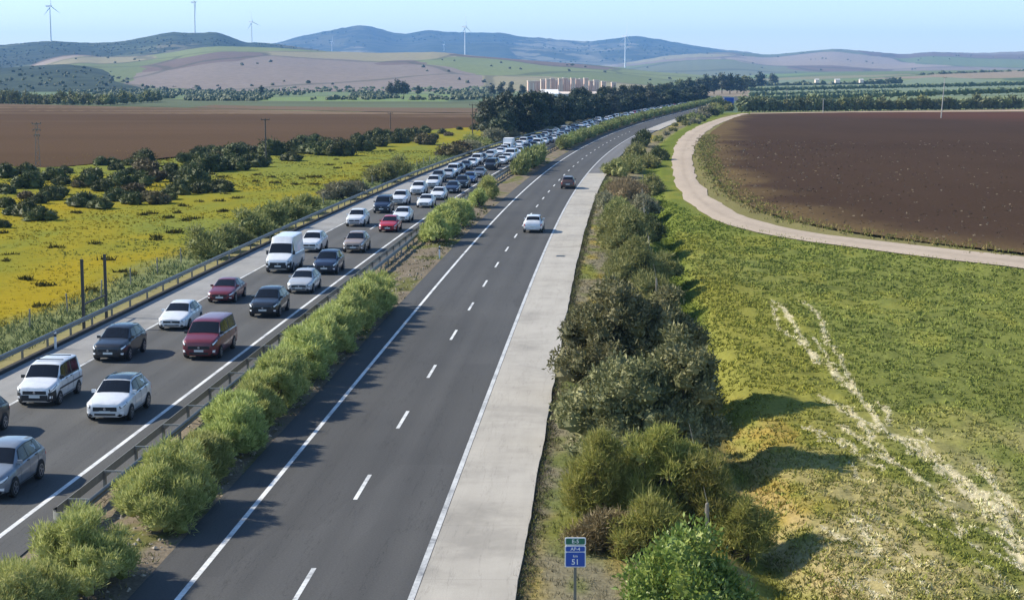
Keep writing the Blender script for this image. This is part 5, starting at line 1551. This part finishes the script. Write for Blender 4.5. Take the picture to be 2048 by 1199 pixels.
        for i in range(5):
            a = 2 * math.pi * i / 5
            rim.box((.112, math.cos(a) * R_ * .33, math.sin(a) * R_ * .33), (.03, R_ * .14, R_ * .62), 0, Matrix.Rotation(-a + math.pi / 2, 3, 'X') if False else Matrix.Rotation(a - math.pi / 2, 3, 'X'))
        s.rim = rim.lathe([(R_ * .16, .08), (R_ * .16, .13), (R_ * .1, .135)], 10, 'X')
        s.meshes = [(nm, mb.mesh(s.name + '_' + nm, m, bool(ang), ang)) for nm, mb, m, ang in s.parts]
        s.tyre_m = s.tyre.mesh('tyre', M['tyre'], True, 40); s.rim_m = s.rim.mesh('rim', M['rim'], True, 40)
        # one-mesh version for the far end of the queue
        mats = []; vs = []; fs = []; fm = []
        keep = ('body', 'windshield', 'rear_window', 'side_window', 'headlight', 'tail_light', 'grille', 'wheel_arch', 'lower_trim', 'roof_panel', 'bumper')
        for nm, mb, m, ang in s.parts:
            if nm not in keep: continue
            if m not in mats: mats.append(m)
            b = len(vs); vs += mb.v; fs += [tuple(i + b for i in f) for f in mb.f]; fm += [mats.index(m)] * len(mb.f)
        if M['tyre'] not in mats: mats.append(M['tyre'])
        for x, y, r in s.wheels:
            mb = MB().lathe([(r * .6, -.1), (r, -.1), (r, .1), (r * .6, .11)], 10, 'X', (x, y, r))
            b = len(vs); vs += mb.v; fs += [tuple(i + b for i in f) for f in mb.f]; fm += [mats.index(M['tyre'])] * len(mb.f)
        me = bpy.data.meshes.new(s.name + '_far'); me.from_pydata([tuple(v) for v in vs], [], fs)
        for m in mats: me.materials.append(m)
        me.polygons.foreach_set('material_index', fm)
        me.polygons.foreach_set('use_smooth', np.ones(len(fs), bool)); me.set_sharp_from_angle(angle=R(38)); me.update()
        s.far = me
    def place(s, name, loc, rz, colr, lab, cat, group=None):
        t = obj(name, None, None, loc, (0, 0, rz))
        for nm, me in s.meshes:
            o = obj(nm, me, t); o.color = (*colr, 1)
        for x, y, r in s.wheels:
            w = obj('wheel', None, t, (x, y, r), (0, 0, 0 if x > 0 else math.pi))
            obj('tyre', s.tyre_m, w); obj('rim', s.rim_m, w)
        return tag(t, lab, cat, group)
    def place_far(s, name, loc, rz, colr, lab, cat, group=None):
        o = obj(name, s.far, None, loc, (0, 0, rz)); o.color = (*colr, 1)
        return tag(o, lab, cat, group)

HATCH = Car('hatchback', 4.3, [(0, .58, .3, .62, .66, .5), (.09, .76, .22, .68, .74, .6), (.34, .86, .2, .75, .83, .68), (1.05, .895, .19, .86, .93, .72), (1.2, .9, .19, .9, .97, .73), (2.02, .9, .19, .93, 1.41, .58), (2.7, .9, .19, .95, 1.47, .585), (3.5, .895, .2, .97, 1.42, .56), (4.03, .87, .22, .97, 1.05, .62), (4.22, .82, .26, .86, .93, .6), (4.3, .7, .32, .66, .7, .5)],
    .31, (.85, 3.5), 4, 5, 7, 8, win=[(4.5, 5.65, .5, .05), (5.75, 6.7, .0, .0), (6.8, 7.35, 0, -.25)])
SUV = Car('suv', 4.45, [(0, .62, .34, .74, .8, .55), (.08, .8, .26, .82, .9, .66), (.3, .89, .24, .88, .98, .72), (1.05, .925, .23, .97, 1.05, .76), (1.2, .93, .23, 1.0, 1.08, .77), (1.95, .93, .23, 1.05, 1.58, .62), (2.7, .93, .23, 1.07, 1.65, .625), (3.75, .92, .24, 1.1, 1.58, .6), (4.22, .9, .26, 1.08, 1.14, .68), (4.38, .86, .3, .94, 1.0, .66), (4.45, .74, .36, .72, .78, .55)],
    .35, (.88, 3.58), 4, 5, 7, 8, win=[(4.5, 5.65, .5, .05), (5.75, 6.6, 0, 0), (6.7, 7.3, 0, -.2)])
SUVR = Car('suv_roofrails', 4.4, list(map(tuple, SUV.st * np.array([4.4 / 4.45, 1, 1, 1, 1, 1]))), .34, (.87, 3.52), 4, 5, 7, 8, win=[(4.5, 5.65, .5, .05), (5.75, 6.6, 0, 0), (6.7, 7.3, 0, -.2)], rails='steel', dark_roof=True, grille=(.5, .95))
MPV = Car('compact_van', 4.25, [(0, .64, .3, .82, .88, .56), (.07, .8, .24, .9, .96, .68), (.25, .87, .22, .96, 1.03, .74), (.82, .9, .22, 1.05, 1.12, .77), (.95, .905, .22, 1.08, 1.16, .78), (1.6, .91, .22, 1.1, 1.74, .69), (2.4, .91, .22, 1.1, 1.82, .7), (3.95, .91, .23, 1.1, 1.8, .69), (4.16, .9, .25, 1.08, 1.2, .76), (4.22, .88, .28, .95, 1.02, .74), (4.25, .8, .34, .8, .86, .6)],
    .31, (.82, 3.5), 4, 5, 7, 8, win=[(4.45, 5.45, .5, .0), (5.55, 6.2, 0, 0), (6.3, 6.85, 0, 0)], black_bumper=True, side_strip=True, bars=True, black_mirror=True, grille=(.6, .9), hl=(.6, 2.5, 4.6, 5.7))
VAN = Car('minibus_van', 5.1, [(0, .68, .3, .86, .92, .6), (.07, .85, .24, .96, 1.03, .74), (.28, .93, .22, 1.05, 1.12, .8), (.82, .965, .22, 1.15, 1.22, .84), (.95, .97, .22, 1.18, 1.26, .85), (1.75, .975, .22, 1.2, 1.86, .74), (2.5, .975, .22, 1.2, 1.93, .75), (4.8, .975, .23, 1.2, 1.9, .74), (5.0, .96, .25, 1.18, 1.3, .82), (5.07, .94, .28, 1.0, 1.06, .8), (5.1, .86, .34, .84, .9, .66)],
    .34, (.95, 4.05), 4, 5, 7, 8, win=[(4.5, 5.45, .5, .0), (5.55, 6.25, 0, 0), (6.32, 6.9, 0, 0)], black_mirror=True, grille=(.55, .85), hl=(.5, 2.3, 4.7, 5.7))
BIG = Car('high_roof_van', 5.9, [(0, .72, .34, .9, .96, .64), (.08, .9, .28, 1.0, 1.08, .78), (.3, .97, .26, 1.1, 1.18, .84), (.82, 1.01, .26, 1.24, 1.32, .9), (.95, 1.015, .26, 1.28, 1.38, .91), (1.7, 1.02, .26, 1.34, 2.18, .82), (2.1, 1.02, .26, 1.34, 2.62, .8), (5.7, 1.02, .27, 1.34, 2.66, .82), (5.82, 1.0, .3, 1.32, 1.5, .88), (5.87, .98, .33, 1.1, 1.16, .86), (5.9, .9, .38, .9, .96, .7)],
    .36, (1.0, 4.5), 4, 5, 7, 8, win=[(4.5, 5.5, .45, -.1)], black_mirror=True, tall_mirror=True, hatch=True, grille=(.5, .9), hl=(.6, 2.6, 4.8, 5.8), black_bumper=True)
SALOON = Car('saloon', 4.55, [(0, .58, .3, .6, .64, .5), (.09, .77, .22, .66, .72, .6), (.36, .87, .2, .73, .81, .68), (1.2, .9, .19, .85, .92, .72), (1.35, .905, .19, .88, .95, .73), (2.15, .905, .19, .91, 1.37, .57), (2.75, .905, .19, .93, 1.42, .575), (3.45, .9, .2, .95, 1.35, .55), (4.12, .88, .22, .95, 1.02, .66), (4.46, .83, .26, .86, .94, .62), (4.55, .72, .32, .66, .72, .5)],
    .32, (.88, 3.62), 4, 5, 7, 8, win=[(4.5, 5.65, .5, .05), (5.75, 6.7, 0, 0), (6.8, 7.2, 0, -.2)])

WHITE = (.74, .75, .76); SILVER = (.42, .44, .46); BLACK = (.018, .02, .024); NAVY = (.02, .03, .06); GREY = (.13, .14, .15); RED = (.42, .02, .025); DKRED = (.16, .02, .028); BEIGE = (.3, .24, .2); BLUE = (.03, .07, .18); BROWN = (.09, .05, .035)

def car_at(kind, name, px, py, colr, lab, cat='car', away=False, dr=0.0):
    g = gp(px, py); h = heading(g.y)
    kind.place(name, (g.x, g.y, .006), (0 if away else math.pi) - h + dr, colr, lab, cat)
    used.append((g.x - float(XR(g.y)), g.y))
used = []
car_at(SUV, 'suv_car', 8, 974, (.2, .225, .26), 'blue-grey crossover cut off by the left edge, nearest car of the inner lane')
car_at(SUV, 'suv_car', -56, 872, BLACK, 'dark car almost wholly cut off by the left edge, only its rear corner showing')
car_at(MPV, 'compact_van', 101, 797, WHITE, 'white compact van with black bumper and roof bars', 'van')
car_at(SUVR, 'suv_car', 240, 826, WHITE, 'white SUV with dark glass roof and roof rails in the inner lane')
car_at(SUV, 'suv_car', 241, 711, BLACK, 'black SUV behind the white compact van')
car_at(HATCH, 'hatchback_car', 362, 651, WHITE, 'white hatchback behind the black SUV in the outer lane')
car_at(VAN, 'minibus_van', 421, 705, DKRED, 'dark red minibus van straddling toward the median line', 'van')
car_at(SALOON, 'saloon_car', 455, 598, DKRED, 'dark red saloon behind the white hatchback')
car_at(SUV, 'suv_car', 540, 626, BLACK, 'black SUV behind the red minibus van')
car_at(HATCH, 'hatchback_car', 609, 580, SILVER, 'silver-grey hatchback behind the black SUV in the inner lane')
car_at(BIG, 'camper_van', 571, 538, WHITE, 'tall white high-roof camper van', 'van')
car_at(SUV, 'suv_car', 658, 543, NAVY, 'dark blue SUV right of the camper van')
car_at(SUV, 'suv_car', 628, 500, WHITE, 'white car half hidden behind the camper van')
car_at(SUV, 'suv_car', 714, 501, BEIGE, 'beige-grey car alone behind the dark blue SUV')
car_at(SUV, 'suv_car', 716, 450, WHITE, 'white SUV in the outer lane left of the bright red car')
car_at(HATCH, 'hatchback_car', 781, 461, RED, 'bright red small car near the median line')
car_at(HATCH, 'hatchback_car', 806, 442, WHITE, 'white car directly behind the bright red car')
car_at(MPV, 'people_carrier', 768, 424, NAVY, 'dark people carrier in the outer lane', 'van')
car_at(SUV, 'suv_car', 802, 408, WHITE, 'white SUV directly behind the dark people carrier')
car_at(SALOON, 'saloon_car', 853, 413, WHITE, 'white saloon in the inner lane beyond the bright red car')
car_at(HATCH, 'hatchback_car', 878, 398, WHITE, 'white hatchback behind the white saloon')
car_at(SUV, 'suv_car', 838, 388, WHITE, 'white SUV third of the white row in the outer lane')
car_at(SUV, 'suv_car', 868, 375, WHITE, 'white SUV last of the white row in the outer lane')
car_at(HATCH, 'hatchback_car', 906, 385, NAVY, 'dark blue hatchback heading the dark cars of the inner lane')
car_at(SUV, 'suv_car', 925, 375, BLACK, 'black SUV second of the dark cars in the inner lane')
car_at(HATCH, 'hatchback_car', 940, 365, BLUE, 'blue-grey hatchback third of the dark cars in the inner lane')
car_at(SALOON, 'saloon_car', 960, 354, GREY, 'grey saloon with pale roof fourth of the dark cars')
car_at(SUV, 'suv_car', 1068, 462, WHITE, 'white SUV driving away on the nearly empty right carriageway', away=True)
car_at(SUV, 'suv_car', 1137, 376, BROWN, 'dark brown car driving away near the shoulder', away=True)
# the rest of the queue
names = {HATCH: ('hatchback_car', 'hatchback'), SUV: ('suv_car', 'SUV'), SALOON: ('saloon_car', 'saloon'), MPV: ('compact_van', 'compact van'), VAN: ('minibus_van', 'van')}
cn = [('white', WHITE, 36), ('black', BLACK, 20), ('silver', SILVER, 15), ('grey', GREY, 12), ('dark blue', NAVY, 9), ('blue', BLUE, 4), ('red', RED, 2)]
for lane, o, y in (('outer', -20.1, 232.0), ('inner', -16.3, 262.0)):
    while y < 900:
        K = rnd.choices([HATCH, SUV, SALOON, MPV, VAN], [36, 36, 14, 9, 5])[0]
        c = rnd.choices(cn, [q[2] for q in cn])[0]
        y += K.L / 2
        gap = 1.8 + 3.6 * rnd.random() if y < 420 else 2.5 + 5 * rnd.random()
        q = road(o + rnd.uniform(-.35, .35), y, .006)
        z = 'near part' if y < 330 else ('grove part' if y < 520 else 'far part')
        nm, kd = names[K]
        K.place_far(nm, q, math.pi - heading(y) + rnd.uniform(-.01, .01), c[1], f'{nth(c[0] + kd + lane + z)} {c[0]} {kd} of the {lane} lane, {z} of the queue', 'van' if 'van' in nm else 'car', f'cars in the {z} of the dense queue')
        y += K.L / 2 + gap
# box lorry in the queue
g = gp(1024, 304); y = g.y
q = road(-19.9, y, 0)
t = obj('box_lorry', None, None, q, (0, 0, math.pi - heading(y)), .8)
obj('cargo_box', MB().box((0, -1.4, 2.15), (2.3, 4.6, 2.5)).mesh('cargo_box', M['white']), t)
obj('cab', MB().add([(-1, 1.0, .4), (1, 1.0, .4), (1, 2.7, .4), (-1, 2.7, .4), (-1, 1.0, 2.3), (1, 1.0, 2.3), (.95, 2.1, 2.25), (-.95, 2.1, 2.25), (1, 2.65, 1.25), (-1, 2.65, 1.25)], [(3, 2, 1, 0), (4, 5, 6, 7), (0, 1, 5, 4), (2, 3, 9, 8), (8, 9, 7, 6), (1, 2, 8, 6, 5), (3, 0, 4, 7, 9)]).mesh('cab', M['white']), t)
obj('windshield', MB().add([(-.85, 2.63, 1.35), (.85, 2.63, 1.35), (.82, 2.16, 2.15), (-.82, 2.16, 2.15)], [(0, 1, 2, 3), (3, 2, 1, 0)]).mesh('windshield', M['glass']), t)
obj('chassis', MB().box((0, -.8, .6), (.9, 5.6, .25)).mesh('chassis', M['trim']), t)
for x in (-.95, .95):
    for yy in (1.9, -2.4):
        obj('wheel', MB().lathe([(.2, -.12), (.42, -.12), (.42, .12), (.2, .12)], 14, 'X', (x, yy, .42)).mesh('wheel', M['tyre']), t)
tag(t, 'small white box lorry in the outer lane of the queue near the grove', 'lorry')

# ------------------------------------------------------------------ air
hz = MB().box((0, 6150, 166), (30000, 12900, 342))
m = bpy.data.materials.new('haze_air'); m.use_nodes = True
nt = m.node_tree; nt.nodes.remove(nt.nodes['Principled BSDF'])
pv = nt.nodes.new('ShaderNodeVolumePrincipled')
pv.inputs['Color'].default_value = (.24, .52, 1.0, 1); pv.inputs['Density'].default_value = 7.6e-5; pv.inputs['Anisotropy'].default_value = 0.0
nt.links.new(pv.outputs[0], nt.nodes['Material Output'].inputs['Volume'])
o = obj('haze', hz.mesh('haze', m))
tag(o, 'pale blue summer haze over the plain', 'haze', kind='stuff')
